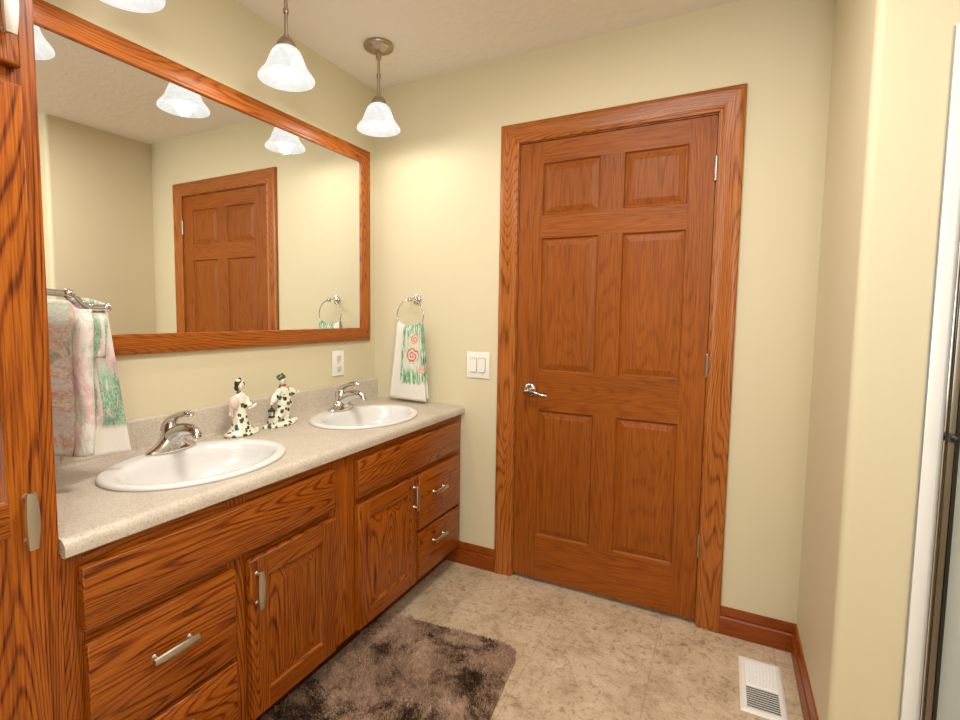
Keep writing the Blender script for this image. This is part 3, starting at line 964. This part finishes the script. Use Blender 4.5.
    t2 = noise_n(nt, tc.outputs['Object'], 420, 2, 0.6)
    bump(nt, t2.outputs['Fac'], 0.5, 0.003, bs)
    return m


def sheet(name, fn, nu, nv, m, parent, thick=0.004, uvs=None):
    """cloth surface fn(u, v) -> world point, given a real thickness"""
    bm = bmesh.new()
    g = [[bm.verts.new(fn(i / nu, j / nv)) for i in range(nu + 1)] for j in range(nv + 1)]
    uvl = bm.loops.layers.uv.new('UVMap')
    for j in range(nv):
        for i in range(nu):
            f = bm.faces.new((g[j][i], g[j][i + 1], g[j + 1][i + 1], g[j + 1][i]))
            for lp, (a, b) in zip(f.loops, ((i, j), (i + 1, j), (i + 1, j + 1), (i, j + 1))):
                q = uvs(a / nu, b / nv) if uvs else (a / nu, b / nv)
                lp[uvl].uv = q
    o = obj(name, bm, m, parent, smooth=True)
    md = o.modifiers.new('thickness', 'SOLIDIFY'); md.thickness = thick; md.offset = 0
    return o


def lerp(a, b, t): return a + (b - a) * t
def sstep(t): t = max(0, min(1, t)); return t * t * (3 - 2 * t)


# ring and towel on the back wall
ring = empty('towel_ring', (0.275, 0, 1.335), 'chrome towel ring on the door wall above the far end of the counter', 'towel ring')
RC = Vector((0.272, -0.062, 1.257)); RR = 0.079
bm = bmesh.new()
lathe(bm, [(0.0, 0.014), (0.012, 0.0135), (0.020, 0.010), (0.024, 0.005), (0.026, 0.0)], (0.276, -0.0005, 1.337), (0, -1, 0), 24)
for k in range(-2, 3):      # shell-like flutes of the rosette
    a = k * 0.42
    tube(bm, [Vector((0.276, -0.010, 1.337)), Vector((0.276 + 0.026 * math.sin(a), -0.005, 1.337 + 0.026 * math.cos(a)))], [0.004, 0.0062], 10)
obj('rosette', bm, M_CHROME, ring, auto=50)
bm = bmesh.new()
lathe(bm, [(0.007, 0.0), (0.006, 0.03), (0.0065, 0.045), (0.0105, 0.052), (0.012, 0.060), (0.010, 0.068), (0.004, 0.073), (0, 0.0735)], (0.274, -0.008, 1.336), (0, -1, 0), 20)
obj('post', bm, M_CHROME, ring, smooth=True)
bm = bmesh.new()
tube(bm, [RC + Vector((RR * math.sin(t * 2 * PI / 48), 0, RR * math.cos(t * 2 * PI / 48))) for t in range(48)], 0.0032, 10, closed=True, flat_dir=(0, 1, 0))
obj('ring', bm, M_CHROME, ring, smooth=True)


def back_towel(u, v):
    # v: 0 front hem, .5 over the ring, 1 rear hem
    front = v < 0.5
    t = (v / 0.5) if front else (1 - v) / 0.5         # 0 hem .. 1 top
    zb = 0.828 if front else 0.84
    xt = lerp(0.201, 0.343, u)
    w_ = (xt - 0.272) / 0.071
    top = 1.257 - math.sqrt(0.079 ** 2 - (xt - 0.272) ** 2) + 0.008 + 0.016 * (1 - w_ * w_)
    z = lerp(zb, top, min(1, t))
    k = sstep(t)
    xl = lerp(0.146, 0.201, t ** 0.8); xr = lerp(0.378, 0.343, t ** 0.8)
    x = lerp(xl, xr, u)
    amp = 0.010 * t + 0.002
    y = -0.062 + amp * math.sin(u * 2 * PI * 1.4 + 0.5) * (0.55 if front else 0.3)
    s = -1 if front else 1
    y += s * (0.011 + 0.002 * math.sin(3 * u + 5 * v)) * math.sqrt(max(0, 1 - max(0, (t - 0.9) / 0.1) ** 2)) * (1.0 if t > 0.9 else 1.0)
    if t > 0.93:
        z += 0.0
    return Vector((x, min(y, -0.014), z - 0.006 * (1 - t) * (u - 0.2)))


M_ROSE = cloth('rose_print_terry', 'rose')
tw = empty('hand_towel', (0.262, -0.06, 0.83), 'white hand towel printed with a pink rose and green leaves, hanging in the chrome ring', 'towel')
sheet('towel_cloth', back_towel, 24, 60, M_ROSE, tw, 0.004, lambda u, v: (u, v * 2 if v < 0.5 else (1 - v) * 2))

# arm and towel beside the tall cabinet
hold = empty('towel_holder', (0.262, LY1, 1.30), 'chrome curved towel arm with ball ends sticking out beside the tall cabinet', 'towel holder')
HX = 0.262
bm = bmesh.new()
lathe(bm, [(0.0, 0.016), (0.012, 0.015), (0.022, 0.008), (0.027, 0.0)], (HX, LY1 + 0.0005, 1.305), (0, 1, 0), 24)
obj('rosette', bm, M_CHROME, hold, smooth=True)
bm = bmesh.new()
pts = spline([(HX, LY1 + 0.010, 1.306), (HX, -1.66, 1.308), (HX, -1.60, 1.305), (HX, -1.572, 1.303)], 5)
tube(bm, pts, [0.0085] * len(pts), 12)
lathe(bm, [(0, -0.013), (0.009, -0.0095), (0.0125, 0.0), (0.009, 0.0095), (0, 0.013)], (HX, -1.568, 1.3035), (0, 1, 0), 18)
pts = spline([(HX, -1.562, 1.303), (HX, -1.550, 1.296), (HX, -1.537, 1.281), (HX, -1.522, 1.272), (HX, -1.505, 1.270), (HX, -1.488, 1.271)], 6)
tube(bm, pts, [0.0055 + 0.003 * sstep((i - 8) / 12) for i in range(len(pts))], 12)
lathe(bm, [(0, -0.012), (0.0065, -0.0105), (0.0105, -0.005), (0.0115, 0.002), (0.008, 0.009), (0.003, 0.0115), (0, 0.012)], (HX, -1.482, 1.2715), (0, 1, 0), 18)
obj('arm', bm, M_CHROME, hold, smooth=True)

M_TAP, M_FLO = cloth('tapestry_print_terry', 'tapestry'), cloth('floral_print_terry', 'floral')
bt = empty('bath_towel', (HX, -1.56, 0.83), 'floral towel in pink and green draped beside the tall cabinet over the near counter', 'towel')


NF = [(-1.700, 0.030), (-1.665, 0.033), (-1.63, 0.035), (-1.602, 0.034), (-1.588, 0.029), (-1.584, 0.021), (-1.581, 0.030), (-1.576, 0.041), (-1.566, 0.047), (-1.555, 0.045), (-1.547, 0.036),
      (-1.546, 0.024), (-1.552, 0.013), (-1.566, 0.008), (-1.60, 0.008), (-1.64, 0.008)]


def near_fold(u, v):
    """thick folded layer towards the room with a rolled edge; v = 0 at the bottom, over the arm at the top"""
    q = u * (len(NF) - 1); i = min(int(q), len(NF) - 2); f = q - i
    y = lerp(NF[i][0], NF[i + 1][0], f); x = lerp(NF[i][1], NF[i + 1][1], f)
    k = sstep((v - 0.82) / 0.18)
    z = lerp(0.905, 1.288, v)
    y += 0.020 * (v - 0.12) * sstep((y + 1.70) / 0.1) + 0.003 * math.sin(v * 7)
    x = lerp(x, 0.016 + x * 0.15, k) + 0.010 * (1 - v) + 0.0025 * math.sin(v * 9 + y * 40)
    # bottom edge: the roll hangs lower than the panel, which slopes up towards the cabinet
    z += (1 - v) * (0.022 * (1 - sstep((y + 1.66) / 0.09)))
    z -= 0.022 * k * sstep((y + 1.585) / 0.03)
    return Vector((HX + x, y, z))


def far_panel(u, v):
    yl = lerp(-1.590, -1.565, v); yr = lerp(-1.420, -1.472, v ** 0.85)
    y = lerp(yl, yr, u)
    z = lerp(0.872, 1.294, v) + 0.008 * (1 - v) * (1 - u)
    x = -0.026 + 0.008 * math.sin(u * 7 + v * 2) * (1 - v * 0.5)
    x += 0.010 * sstep((v - 0.93) / 0.07)
    if v > 0.9:
        z -= 0.012 * sstep((u - 0.45) / 0.55) * sstep((v - 0.9) / 0.1)
    return Vector((HX + x, y, z))


def short_flap(u, v):
    yl = lerp(-1.545, -1.548, v); yr = lerp(-1.494, -1.484, v)
    y = lerp(yl, yr, u)
    z = lerp(1.146, 1.268, v) - 0.006 * u
    x = 0.012 + 0.004 * math.sin(u * 5 + 1) * (1 - v) - 0.020 * sstep((v - 0.8) / 0.2)
    return Vector((HX + x, y, z))


sheet('long_layer', far_panel, 24, 40, M_FLO, bt, 0.005)
sheet('folded_layer', near_fold, 40, 40, M_TAP, bt, 0.005)
sheet('short_flap', short_flap, 12, 16, M_FLO, bt, 0.004, lambda u, v: (u * 0.4 + 0.3, 0.2 + v * 0.4))


# ------------------------------------------------------------------ figurines
def glaze():
    m, nt, bs = mat('cream_glaze_with_leaf_spots')
    tc = N(nt, 'ShaderNodeTexCoord')
    v = N(nt, 'ShaderNodeTexVoronoi'); v.inputs['Scale'].default_value = 48; v.inputs['Randomness'].default_value = 0.8
    nz = noise_n(nt, tc.outputs['Object'], 60, 2)
    ad = N(nt, 'ShaderNodeVectorMath'); ad.operation = 'MULTIPLY_ADD'
    ad.inputs[1].default_value = (0.012, 0.012, 0.012)
    L(nt, nz.outputs['Color'], ad.inputs[0]); L(nt, tc.outputs['Object'], ad.inputs[2])
    L(nt, ad.outputs[0], v.inputs['Vector'])
    spot = mathn(nt, 'LESS_THAN', v.outputs['Distance'], 0.40)
    sepc = N(nt, 'ShaderNodeSeparateColor'); L(nt, v.outputs['Color'], sepc.inputs[0])
    pick = mathn(nt, 'LESS_THAN', sepc.outputs[0], 0.88)
    colr = ramp(nt, [(0.2, (0.012, 0.014, 0.010)), (0.35, (0.018, 0.065, 0.010)), (0.9, (0.05, 0.15, 0.03))]); L(nt, sepc.outputs[1], colr.inputs[0])
    L(nt, mixc(nt, mathn(nt, 'MULTIPLY', spot, pick), (0.80, 0.76, 0.64), colr.outputs[0]), bs.inputs['Base Color'])
    bs.inputs['Roughness'].default_value = 0.15
    bs.inputs['Coat Weight'].default_value = 0.4
    return m


M_GLAZE = glaze()
M_SKIN = plain('glazed_pale_face', (0.80, 0.68, 0.56), 0.2, 0, 0.4)
M_HAIR = plain('glazed_black', (0.012, 0.010, 0.009), 0.2, 0, 0.4)
M_GREEN = plain('glazed_dark_green', (0.03, 0.09, 0.02), 0.2, 0, 0.4)
M_PINK = plain('glazed_pale_pink', (0.76, 0.58, 0.50), 0.2, 0, 0.4)
M_RED = plain('glazed_red', (0.40, 0.06, 0.03), 0.2, 0, 0.4)
M_CREAM = plain('glazed_cream', (0.80, 0.76, 0.64), 0.18, 0, 0.4)


def fused(name, bm, m, parent, voxel=0.0028):
    """several overlapping volumes melted into one continuous skin"""
    o = obj(name, bm, m, parent)
    md = o.modifiers.new('remesh', 'REMESH'); md.mode = 'VOXEL'; md.voxel_size = voxel
    sm = o.modifiers.new('smooth', 'SMOOTH'); sm.factor = 0.6; sm.iterations = 4
    bpy.context.view_layer.update()
    dg = bpy.context.evaluated_depsgraph_get()
    me = bpy.data.meshes.new_from_object(o.evaluated_get(dg))
    o.modifiers.clear(); o.data = me
    me.materials.clear(); me.materials.append(m)
    for p in me.polygons: p.use_smooth = True
    return o


def ball(bm, c, r, sx=1, sy=1, sz=1, seg=14, mi=0):
    c = Vector(c)
    prof = [(max(1e-5, r * math.sin(PI * k / 10)), -r * sz * math.cos(PI * k / 10)) for k in range(11)]
    lathe(bm, prof, c, seg=seg, sx=sx, sy=sy, mi=mi)
    bmesh.ops.remove_doubles(bm, verts=bm.verts, dist=2e-5)


def loft(bm, secs, base, seg=20):
    """secs: (y, x, z, ry, rx)"""
    B = Vector(base)
    rings = [[bm.verts.new(B + Vector((x + rx * math.cos(2 * PI * i / seg), y + ry * math.sin(2 * PI * i / seg), z))) for i in range(seg)] for y, x, z, ry, rx in secs]
    for a, b in zip(rings, rings[1:]):
        for i in range(seg):
            bm.faces.new((a[i], a[(i + 1) % seg], b[(i + 1) % seg], b[i]))
    bm.faces.new(rings[0]); bm.faces.new(rings[-1])


def eyes(parent, c, fwd, r):
    bm = bmesh.new()
    c = Vector(c); fwd = Vector(fwd).normalized(); sd = Vector((0, 0, 1)).cross(fwd)
    for s in (-1, 1):
        ball(bm, c + fwd * r * 0.92 + sd * (s * r * 0.34) + Vector((0, 0, r * 0.08)), r * 0.12, seg=8, mi=0)
    ball(bm, c + fwd * r * 0.95 - Vector((0, 0, r * 0.42)), r * 0.13, seg=8, mi=1)
    obj('face_paint', bm, [M_HAIR, M_RED], parent)


# --- lady in a long robe
fb = (0.118, -0.957, CZ + 0.0004)
fg = empty('porcelain_figurine', fb, 'porcelain lady figurine with black hair and spotted cream gown, left one between the faucets', 'figurine', 'porcelain figurines on the counter')
bx_, by_, bz_ = fb
bm = bmesh.new()
loft(bm, [(0.0, 0.0, 0.0, 0.070, 0.042), (0.0, 0.0, 0.007, 0.071, 0.043), (-0.002, 0, 0.014, 0.060, 0.038), (-0.004, 0, 0.026, 0.042, 0.034), (-0.006, 0, 0.045, 0.032, 0.028), (-0.007, 0, 0.070, 0.0245, 0.024),
          (-0.007, 0, 0.092, 0.0195, 0.020), (-0.007, 0, 0.112, 0.021, 0.019), (-0.008, 0, 0.130, 0.0245, 0.019), (-0.008, 0, 0.148, 0.024, 0.016), (-0.008, 0, 0.158, 0.012, 0.010), (-0.008, 0.001, 0.172, 0.007, 0.007)], fb)
ball(bm, (bx_ + 0.002, by_ + 0.052, bz_ + 0.011), 0.016, 1.2, 1.3, 0.5)
ball(bm, (bx_ + 0.002, by_ - 0.056, bz_ + 0.010), 0.016, 1.2, 1.3, 0.5)
# arms and wide sleeves
tube(bm, [(bx_, by_ + 0.012, bz_ + 0.146), (bx_ + 0.012, by_ + 0.020, bz_ + 0.122), (bx_ + 0.026, by_ + 0.014, bz_ + 0.104)], [0.008, 0.010, 0.011], 10)
tube(bm, [(bx_, by_ - 0.028, bz_ + 0.146), (bx_ + 0.004, by_ - 0.040, bz_ + 0.135), (bx_ + 0.012, by_ - 0.046, bz_ + 0.120)], [0.008, 0.010, 0.012], 10)
fused('gown', bm, M_GLAZE, fg)
bm = bmesh.new()
ball(bm, (bx_ + 0.003, by_ - 0.006, bz_ + 0.183), 0.0138, 0.95, 0.9, 1.15, 18)
ball(bm, (bx_ + 0.0165, by_ - 0.004, bz_ + 0.181), 0.0022, seg=8)
hd = obj('head', bm, M_SKIN, fg, smooth=True)
eyes(hd, (bx_ + 0.003, by_ - 0.006, bz_ + 0.183), (1, 0.15, 0), 0.0135)
bm = bmesh.new()
ball(bm, (bx_ - 0.004, by_ - 0.009, bz_ + 0.190), 0.0155, 0.95, 1.0, 1.0)
ball(bm, (bx_ - 0.004, by_ - 0.019, bz_ + 0.176), 0.008, 1, 1, 1.5)
ball(bm, (bx_ + 0.001, by_ + 0.008, bz_ + 0.188), 0.006, 1, 1, 1.3)
ball(bm, (bx_ - 0.002, by_ - 0.005, bz_ + 0.207), 0.006, 1, 1, 1.2)
fused('hair', bm, M_HAIR, hd, 0.0018)
bm = bmesh.new()
ball(bm, (bx_ + 0.002, by_ - 0.016, bz_ + 0.203), 0.008, 1.2, 1.1, 0.7)
ball(bm, (bx_ + 0.010, by_ - 0.004, bz_ + 0.200), 0.0045, 1, 1, 0.7)
obj('hair_flower', bm, M_CREAM, hd, smooth=True)
bm = bmesh.new()
ball(bm, (bx_ + 0.014, by_ - 0.045, bz_ + 0.126), 0.020, 0.8, 1.0, 1.2)
obj('sash_bow', bm, M_PINK, fg, smooth=True)
for dy, dz in ((-0.054, 0.0), (-0.061, 0.006)):
    bm = bmesh.new()
    tube(bm, spline([(bx_ + 0.012, by_ + dy + 0.004, bz_ + 0.132 + dz), (bx_ + 0.014, by_ + dy - 0.002, bz_ + 0.112 + dz), (bx_ + 0.013, by_ + dy + 0.001, bz_ + 0.092 + dz), (bx_ + 0.015, by_ + dy - 0.001, bz_ + 0.076 + dz)], 4), [0.004] * 6 + [0.0048] * 7, 8, flat=0.6)
    obj('ribbon', bm, M_PINK, fg, smooth=True)
bm = bmesh.new()
tube(bm, spline([(bx_ + 0.026, by_ + 0.006, bz_ + 0.098), (bx_ + 0.029, by_ + 0.024, bz_ + 0.103), (bx_ + 0.030, by_ + 0.042, bz_ + 0.112)], 4), [0.003, 0.003, 0.003, 0.0034, 0.004, 0.0048, 0.0055, 0.0055, 0.003], 8)
obj('folded_fan', bm, M_CREAM, fg, smooth=True)

# --- man stooping with a lantern
gb = (0.118, -0.765, CZ + 0.0004)
bx_, by_, bz_ = gb
fm = empty('porcelain_figurine', gb, 'porcelain man figurine in green cap and spotted suit holding a lantern, right of the lady', 'figurine', 'porcelain figurines on the counter')
bm = bmesh.new()
loft(bm, [(-0.016, 0, 0.0, 0.082, 0.038), (-0.016, 0, 0.006, 0.083, 0.039), (-0.016, 0, 0.012, 0.070, 0.032), (-0.002, 0, 0.017, 0.040, 0.024)], gb)
# planted leg, trailing leg and body
tube(bm, spline([(bx_, by_ + 0.018, bz_ + 0.012), (bx_ + 0.003, by_ + 0.016, bz_ + 0.045), (bx_, by_ + 0.012, bz_ + 0.080)], 5), [0.021, 0.018, 0.016, 0.0155, 0.0155, 0.016, 0.017, 0.018, 0.019, 0.020, 0.021], 14)
tube(bm, spline([(bx_ + 0.006, by_ - 0.076, bz_ + 0.015), (bx_ + 0.006, by_ - 0.046, bz_ + 0.028), (bx_ + 0.004, by_ - 0.016, bz_ + 0.046), (bx_, by_ + 0.006, bz_ + 0.078)], 5), [0.010, 0.0125, 0.014, 0.015, 0.0155, 0.016, 0.0165, 0.0165, 0.0165, 0.017, 0.018, 0.019, 0.020, 0.021, 0.021, 0.021], 14)
loft(bm, [(0.010, 0, 0.068, 0.024, 0.021), (0.016, 0, 0.086, 0.040, 0.026), (0.014, 0, 0.098, 0.030, 0.022), (0.014, 0, 0.118, 0.030, 0.021), (0.010, 0, 0.138, 0.030, 0.020), (0.005, 0, 0.151, 0.022, 0.016), (0.001, 0, 0.159, 0.011, 0.010), (0.000, 0.001, 0.168, 0.007, 0.007)], gb)
tube(bm, spline([(bx_ + 0.004, by_ - 0.012, bz_ + 0.146), (bx_ + 0.012, by_ - 0.042, bz_ + 0.124), (bx_ + 0.024, by_ - 0.072, bz_ + 0.102)], 4), [0.010, 0.012, 0.0125, 0.013, 0.0135, 0.014, 0.013, 0.011, 0.009], 12)
tube(bm, spline([(bx_, by_ + 0.030, bz_ + 0.143), (bx_ - 0.002, by_ + 0.056, bz_ + 0.126), (bx_ + 0.006, by_ + 0.066, bz_ + 0.112)], 4), [0.010, 0.013, 0.015, 0.0165, 0.017, 0.017, 0.015, 0.013, 0.010], 12)
ball(bm, (bx_ + 0.010, by_ + 0.052, bz_ + 0.014), 0.012, 1.2, 1.7, 0.7)
fused('suit', bm, M_GLAZE, fm)
bm = bmesh.new()
ball(bm, (bx_ + 0.003, by_ + 0.001, bz_ + 0.178), 0.0135, 0.95, 0.95, 1.12, 18)
ball(bm, (bx_ + 0.016, by_ + 0.003, bz_ + 0.176), 0.0022, seg=8)
hd = obj('head', bm, M_SKIN, fm, smooth=True)
eyes(hd, (bx_ + 0.003, by_ + 0.001, bz_ + 0.178), (1, 0.2, 0), 0.0133)
bm = bmesh.new()
ball(bm, (bx_ - 0.001, by_ - 0.002, bz_ + 0.195), 0.018, 1.0, 1.1, 0.62)
ball(bm, (bx_ + 0.004, by_ - 0.015, bz_ + 0.190), 0.009, 1.0, 1.0, 0.8)
ball(bm, (bx_ + 0.002, by_ + 0.002, bz_ + 0.206), 0.005)
fused('cap', bm, M_GREEN, hd, 0.002)
bm = bmesh.new()
tube(bm, [Vector((bx_ + 0.003 + 0.0115 * math.cos(a * PI / 8), by_ + 0.003 + 0.0115 * math.sin(a * PI / 8), bz_ + 0.1615)) for a in range(16)], 0.0032, 8, closed=True)
obj('collar', bm, M_RED, fm, smooth=True)
bm = bmesh.new()
ball(bm, (bx_ + 0.008, by_ + 0.079, bz_ + 0.124), 0.0068, 0.8, 1.0, 1.3)
obj('hand', bm, M_SKIN, fm, smooth=True)
bm = bmesh.new()
ball(bm, (bx_ + 0.026, by_ - 0.077, bz_ + 0.098), 0.006)
obj('hand', bm, M_SKIN, fm, smooth=True)
bm = bmesh.new()
lx, ly, lz = bx_ + 0.030, by_ - 0.080, bz_ + 0.046
lathe(bm, [(0, 0), (0.013, 0), (0.0135, 0.004), (0.010, 0.006), (0.010, 0.008)], (lx, ly, lz), seg=6, mi=0)
for k in range(6):
    a = k * PI / 3
    tube(bm, [(lx + 0.0095 * math.cos(a), ly + 0.0095 * math.sin(a), lz + 0.005), (lx + 0.0105 * math.cos(a), ly + 0.0105 * math.sin(a), lz + 0.027)], 0.0013, 6, mi=0)
lathe(bm, [(0.0075, 0.006), (0.0085, 0.026)], (lx, ly, lz), seg=6, mi=1)
lathe(bm, [(0.0155, 0.025), (0.0150, 0.029), (0.007, 0.036), (0.003, 0.040), (0, 0.041)], (lx, ly, lz), seg=6, mi=0)
tube(bm, [(lx, ly, lz + 0.039), (lx - 0.002, ly + 0.002, lz + 0.052)], 0.0015, 6, mi=0)
obj('lantern', bm, [M_HAIR, M_CREAM], fm)

# ------------------------------------------------------------------ floor register
vn = empty('floor_vent', (1.853, -0.276, 0), 'white metal floor register with narrow louvers set in the vinyl near the baseboard', 'floor vent')
va = math.radians(-0.7)
VX0, VX1, VY0, VY1 = 1.786, 1.920, -0.434, -0.126
bm = bmesh.new()
putf = lambda u, v, d: Vector((u, v, d))
sweep_rect(bm, putf, VX0 + 0.020, VX1 - 0.020, VY0 + 0.028, VY1 - 0.024, [(0, 0.0006), (0, 0.0065), (0.002, 0.0075), (0.012, 0.0065), (0.0185, 0.003), (0.020, 0.0004)], 0, 0)
obj('frame', bm, M_VENT, vn)
bm = bmesh.new(); box(bm, VX0 + 0.019, VX1 - 0.019, VY0 + 0.027, VY1 - 0.023, 0.0003, 0.0010)  # dark sheet standing in for the shade inside the duct
obj('duct_shade_sheet', bm, M_DARK, vn)
nl = 22
y0, y1 = VY0 + 0.030, VY1 - 0.026
for i in range(nl):
    bm = bmesh.new()
    yc = y0 + (i + 0.5) * (y1 - y0) / nl
    lean = 0.0034 if i > nl * 0.45 else -0.0004
    wy = 0.0026 if lean > 0 else 0.0013
    ht = 0.0068 if lean > 0 else 0.0046
    v = [bm.verts.new((x, yc + a, z)) for x in (VX0 + 0.0195, VX1 - 0.0195) for a, z in ((-wy - lean, 0.0012), (wy - lean, 0.0012), (wy + lean, ht), (-wy + lean, ht))]
    for q in ((0, 1, 2, 3), (4, 5, 6, 7), (0, 1, 5, 4), (1, 2, 6, 5), (2, 3, 7, 6), (3, 0, 4, 7)):
        bm.faces.new([v[k] for k in q])
    obj('louver', bm, M_VENT, vn)


# ------------------------------------------------------------------ bath mat
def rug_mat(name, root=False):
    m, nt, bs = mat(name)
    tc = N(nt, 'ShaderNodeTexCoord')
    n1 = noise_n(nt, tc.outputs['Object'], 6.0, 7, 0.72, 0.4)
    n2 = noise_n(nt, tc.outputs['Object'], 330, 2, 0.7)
    r = ramp(nt, [(0.40, (0.035, 0.018, 0.011)), (0.455, (0.15, 0.085, 0.052)), (0.485, (0.42, 0.275, 0.185)), (0.72, (0.58, 0.395, 0.28))])  # dark stops paint the shading of leaning pile into the colour
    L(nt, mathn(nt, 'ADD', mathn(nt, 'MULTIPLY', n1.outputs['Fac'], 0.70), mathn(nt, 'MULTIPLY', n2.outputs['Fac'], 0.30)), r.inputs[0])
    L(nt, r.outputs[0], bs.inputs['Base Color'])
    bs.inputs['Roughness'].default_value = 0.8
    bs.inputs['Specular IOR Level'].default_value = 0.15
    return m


M_RUG = rug_mat('brown_shag_painted_nap')
corners = [(0.480, -1.52), (1.155, -1.50), (1.058, -0.492), (0.478, -0.553)]


def rounded(cs, r, n=8):
    out = []
    k = len(cs)
    for i in range(k):
        p, a, b = Vector(cs[i]).to_2d(), Vector(cs[i - 1]).to_2d(), Vector(cs[(i + 1) % k]).to_2d()
        p0 = p + (a - p).normalized() * r; p1 = p + (b - p).normalized() * r
        for t in range(n + 1):
            t /= n
            out.append(p0 * (1 - t) ** 2 + p * 2 * t * (1 - t) + p1 * t * t)
    return out


outl = rounded(corners, 0.085)
rug = empty('bath_mat', (0.80, -1.0, 0), 'brown shag bath mat with pile shading painted in on the floor in front of the vanity', 'bath mat')
bm = bmesh.new()
lo = [bm.verts.new((p.x, p.y, 0.0008)) for p in outl]; hi = [bm.verts.new((p.x, p.y, 0.010)) for p in outl]
for i in range(len(outl)):
    j = (i + 1) % len(outl); bm.faces.new((lo[i], lo[j], hi[j], hi[i]))
bm.faces.new(lo); bm.faces.new(hi)
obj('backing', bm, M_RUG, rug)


def inside(x, y):
    c = False; n = len(outl)
    for i in range(n):
        a, b = outl[i], outl[i - 1]
        if (a.y > y) != (b.y > y) and x < (b.x - a.x) * (y - a.y) / (b.y - a.y) + a.x:
            c = not c
    return c


verts, faces = [], []
rnd = random.Random(3)
step = 0.0042
yy = -1.30
while yy < -0.48:
    xx = 0.47
    while xx < 1.17:
        x = xx + rnd.uniform(-1, 1) * step * 0.5; y = yy + rnd.uniform(-1, 1) * step * 0.5
        if inside(x, y):
            nv = noise.noise_vector(Vector((x * 6, y * 6, 3.1)))
            nf = noise.noise_vector(Vector((x * 40, y * 40, 9.1)))
            dx = nv.x * 0.010 + nf.x * 0.006 + rnd.uniform(-1, 1) * 0.003
            dy = nv.y * 0.010 + nf.y * 0.006 + rnd.uniform(-1, 1) * 0.003
            h = 0.019 + rnd.uniform(-0.003, 0.003)
            a = rnd.uniform(0, PI); wx, wy = math.cos(a) * 0.0018, math.sin(a) * 0.0018
            n0 = len(verts)
            verts += [(x - wx - 0.8, y - wy + 1.0, 0.009), (x + wx - 0.8, y + wy + 1.0, 0.009),
                      (x + dx * 0.5 + wx - 0.8, y + dy * 0.5 + wy + 1.0, 0.009 + (h - 0.009) * 0.65), (x + dx * 0.5 - wx - 0.8, y + dy * 0.5 - wy + 1.0, 0.009 + (h - 0.009) * 0.65),
                      (x + dx - 0.8, y + dy + 1.0, h)]
            faces += [(n0, n0 + 1, n0 + 2, n0 + 3), (n0 + 3, n0 + 2, n0 + 4)]
        xx += step
    yy += step
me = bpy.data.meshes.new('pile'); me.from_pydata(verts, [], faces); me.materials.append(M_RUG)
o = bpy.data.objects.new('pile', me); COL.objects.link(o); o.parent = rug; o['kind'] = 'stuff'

# ------------------------------------------------------------------ shower
sh = empty('shower_stall', (2.55, YB, 0), 'white shower stall with metal framed glass door at the right edge', 'shower')
X0, X1, SZ = SX0, 2.98, 1.932
bm = bmesh.new()
# alcove walls, floor and front flange as one moulded shell
yd, yf = 0.24, YB - 0.003
iw0, iw1 = X0 + 0.052, X1 - 0.05
box(bm, iw0 - 0.02, iw0, yf, yd, 0.0, SZ); box(bm, iw1, iw1 + 0.02, yf, yd, 0.0, SZ); box(bm, iw0, iw1, yd - 0.02, yd, 0.0, SZ)
box(bm, iw0, iw1, yf, yd - 0.02, 0.0, 0.10); box(bm, iw0, iw1, yf, YB + 0.08, 0.10, 0.14)
box(bm, X0, X0 + 0.032, yf - 0.008, yf + 0.001, 0.0, SZ, 0, 0.003)
box(bm, X0 + 0.028, iw0, yf - 0.005, yf + 0.001, 0.0, SZ, 0)
box(bm, iw1, iw1 + 0.05, yf - 0.008, yf + 0.001, 0.0, SZ, 0, 0.003)
box(bm, X0 + 0.032, iw1, yf - 0.008, yf + 0.001, SZ - 0.03, SZ, 0, 0.003)
obj('surround', bm, M_FIBER, sh, auto=40)
fy = yf - 0.009
bm = bmesh.new()
box(bm, X0 + 0.034, X0 + 0.040, fy - 0.010, yf + 0.02, 0.14, SZ - 0.05, 0, 0.001)
box(bm, X0 + 0.040, X0 + 0.054, fy - 0.016, yf + 0.02, 0.14, SZ - 0.05, 1, 0.002)
box(bm, X0 + 0.034, iw1, fy - 0.010, yf + 0.02, SZ - 0.075, SZ - 0.045, 0, 0.002)
box(bm, X0 + 0.034, iw1, fy - 0.010, yf + 0.02, 0.14, 0.165, 0, 0.002)
box(bm, iw1 - 0.02, iw1, fy - 0.010, yf + 0.02, 0.14, SZ - 0.05, 0, 0.002)
obj('door_frame', bm, [M_CHROME, M_FRAME_REFL], sh, auto=40)
gd = bmesh.new()
box(gd, X0 + 0.0635, iw1 - 0.025, fy - 0.006, fy, 0.175, SZ - 0.085)
gdo = obj('glass_door', gd, M_GLASS, sh)
bm = bmesh.new(); box(bm, X0 + 0.0545, X0 + 0.063, fy - 0.016, fy + 0.004, 0.172, SZ - 0.080, 0, 0.0015)
obj('gasket', bm, M_BLACK, gdo)
bm = bmesh.new()
lathe(bm, [(0.004, 0.0), (0.004, 0.012), (0.009, 0.014), (0.0115, 0.020), (0.0105, 0.027), (0.005, 0.031), (0, 0.0315)], (X0 + 0.047, fy - 0.016, 0.992), (0, -1, 0), 20)
tube(bm, [(X0 + 0.047, fy - 0.024, 0.992), (X0 + 0.068, fy - 0.024, 0.992), (X0 + 0.075, fy - 0.012, 0.992)], 0.0045, 10)
obj('knob', bm, M_BLACK, gdo, smooth=True)
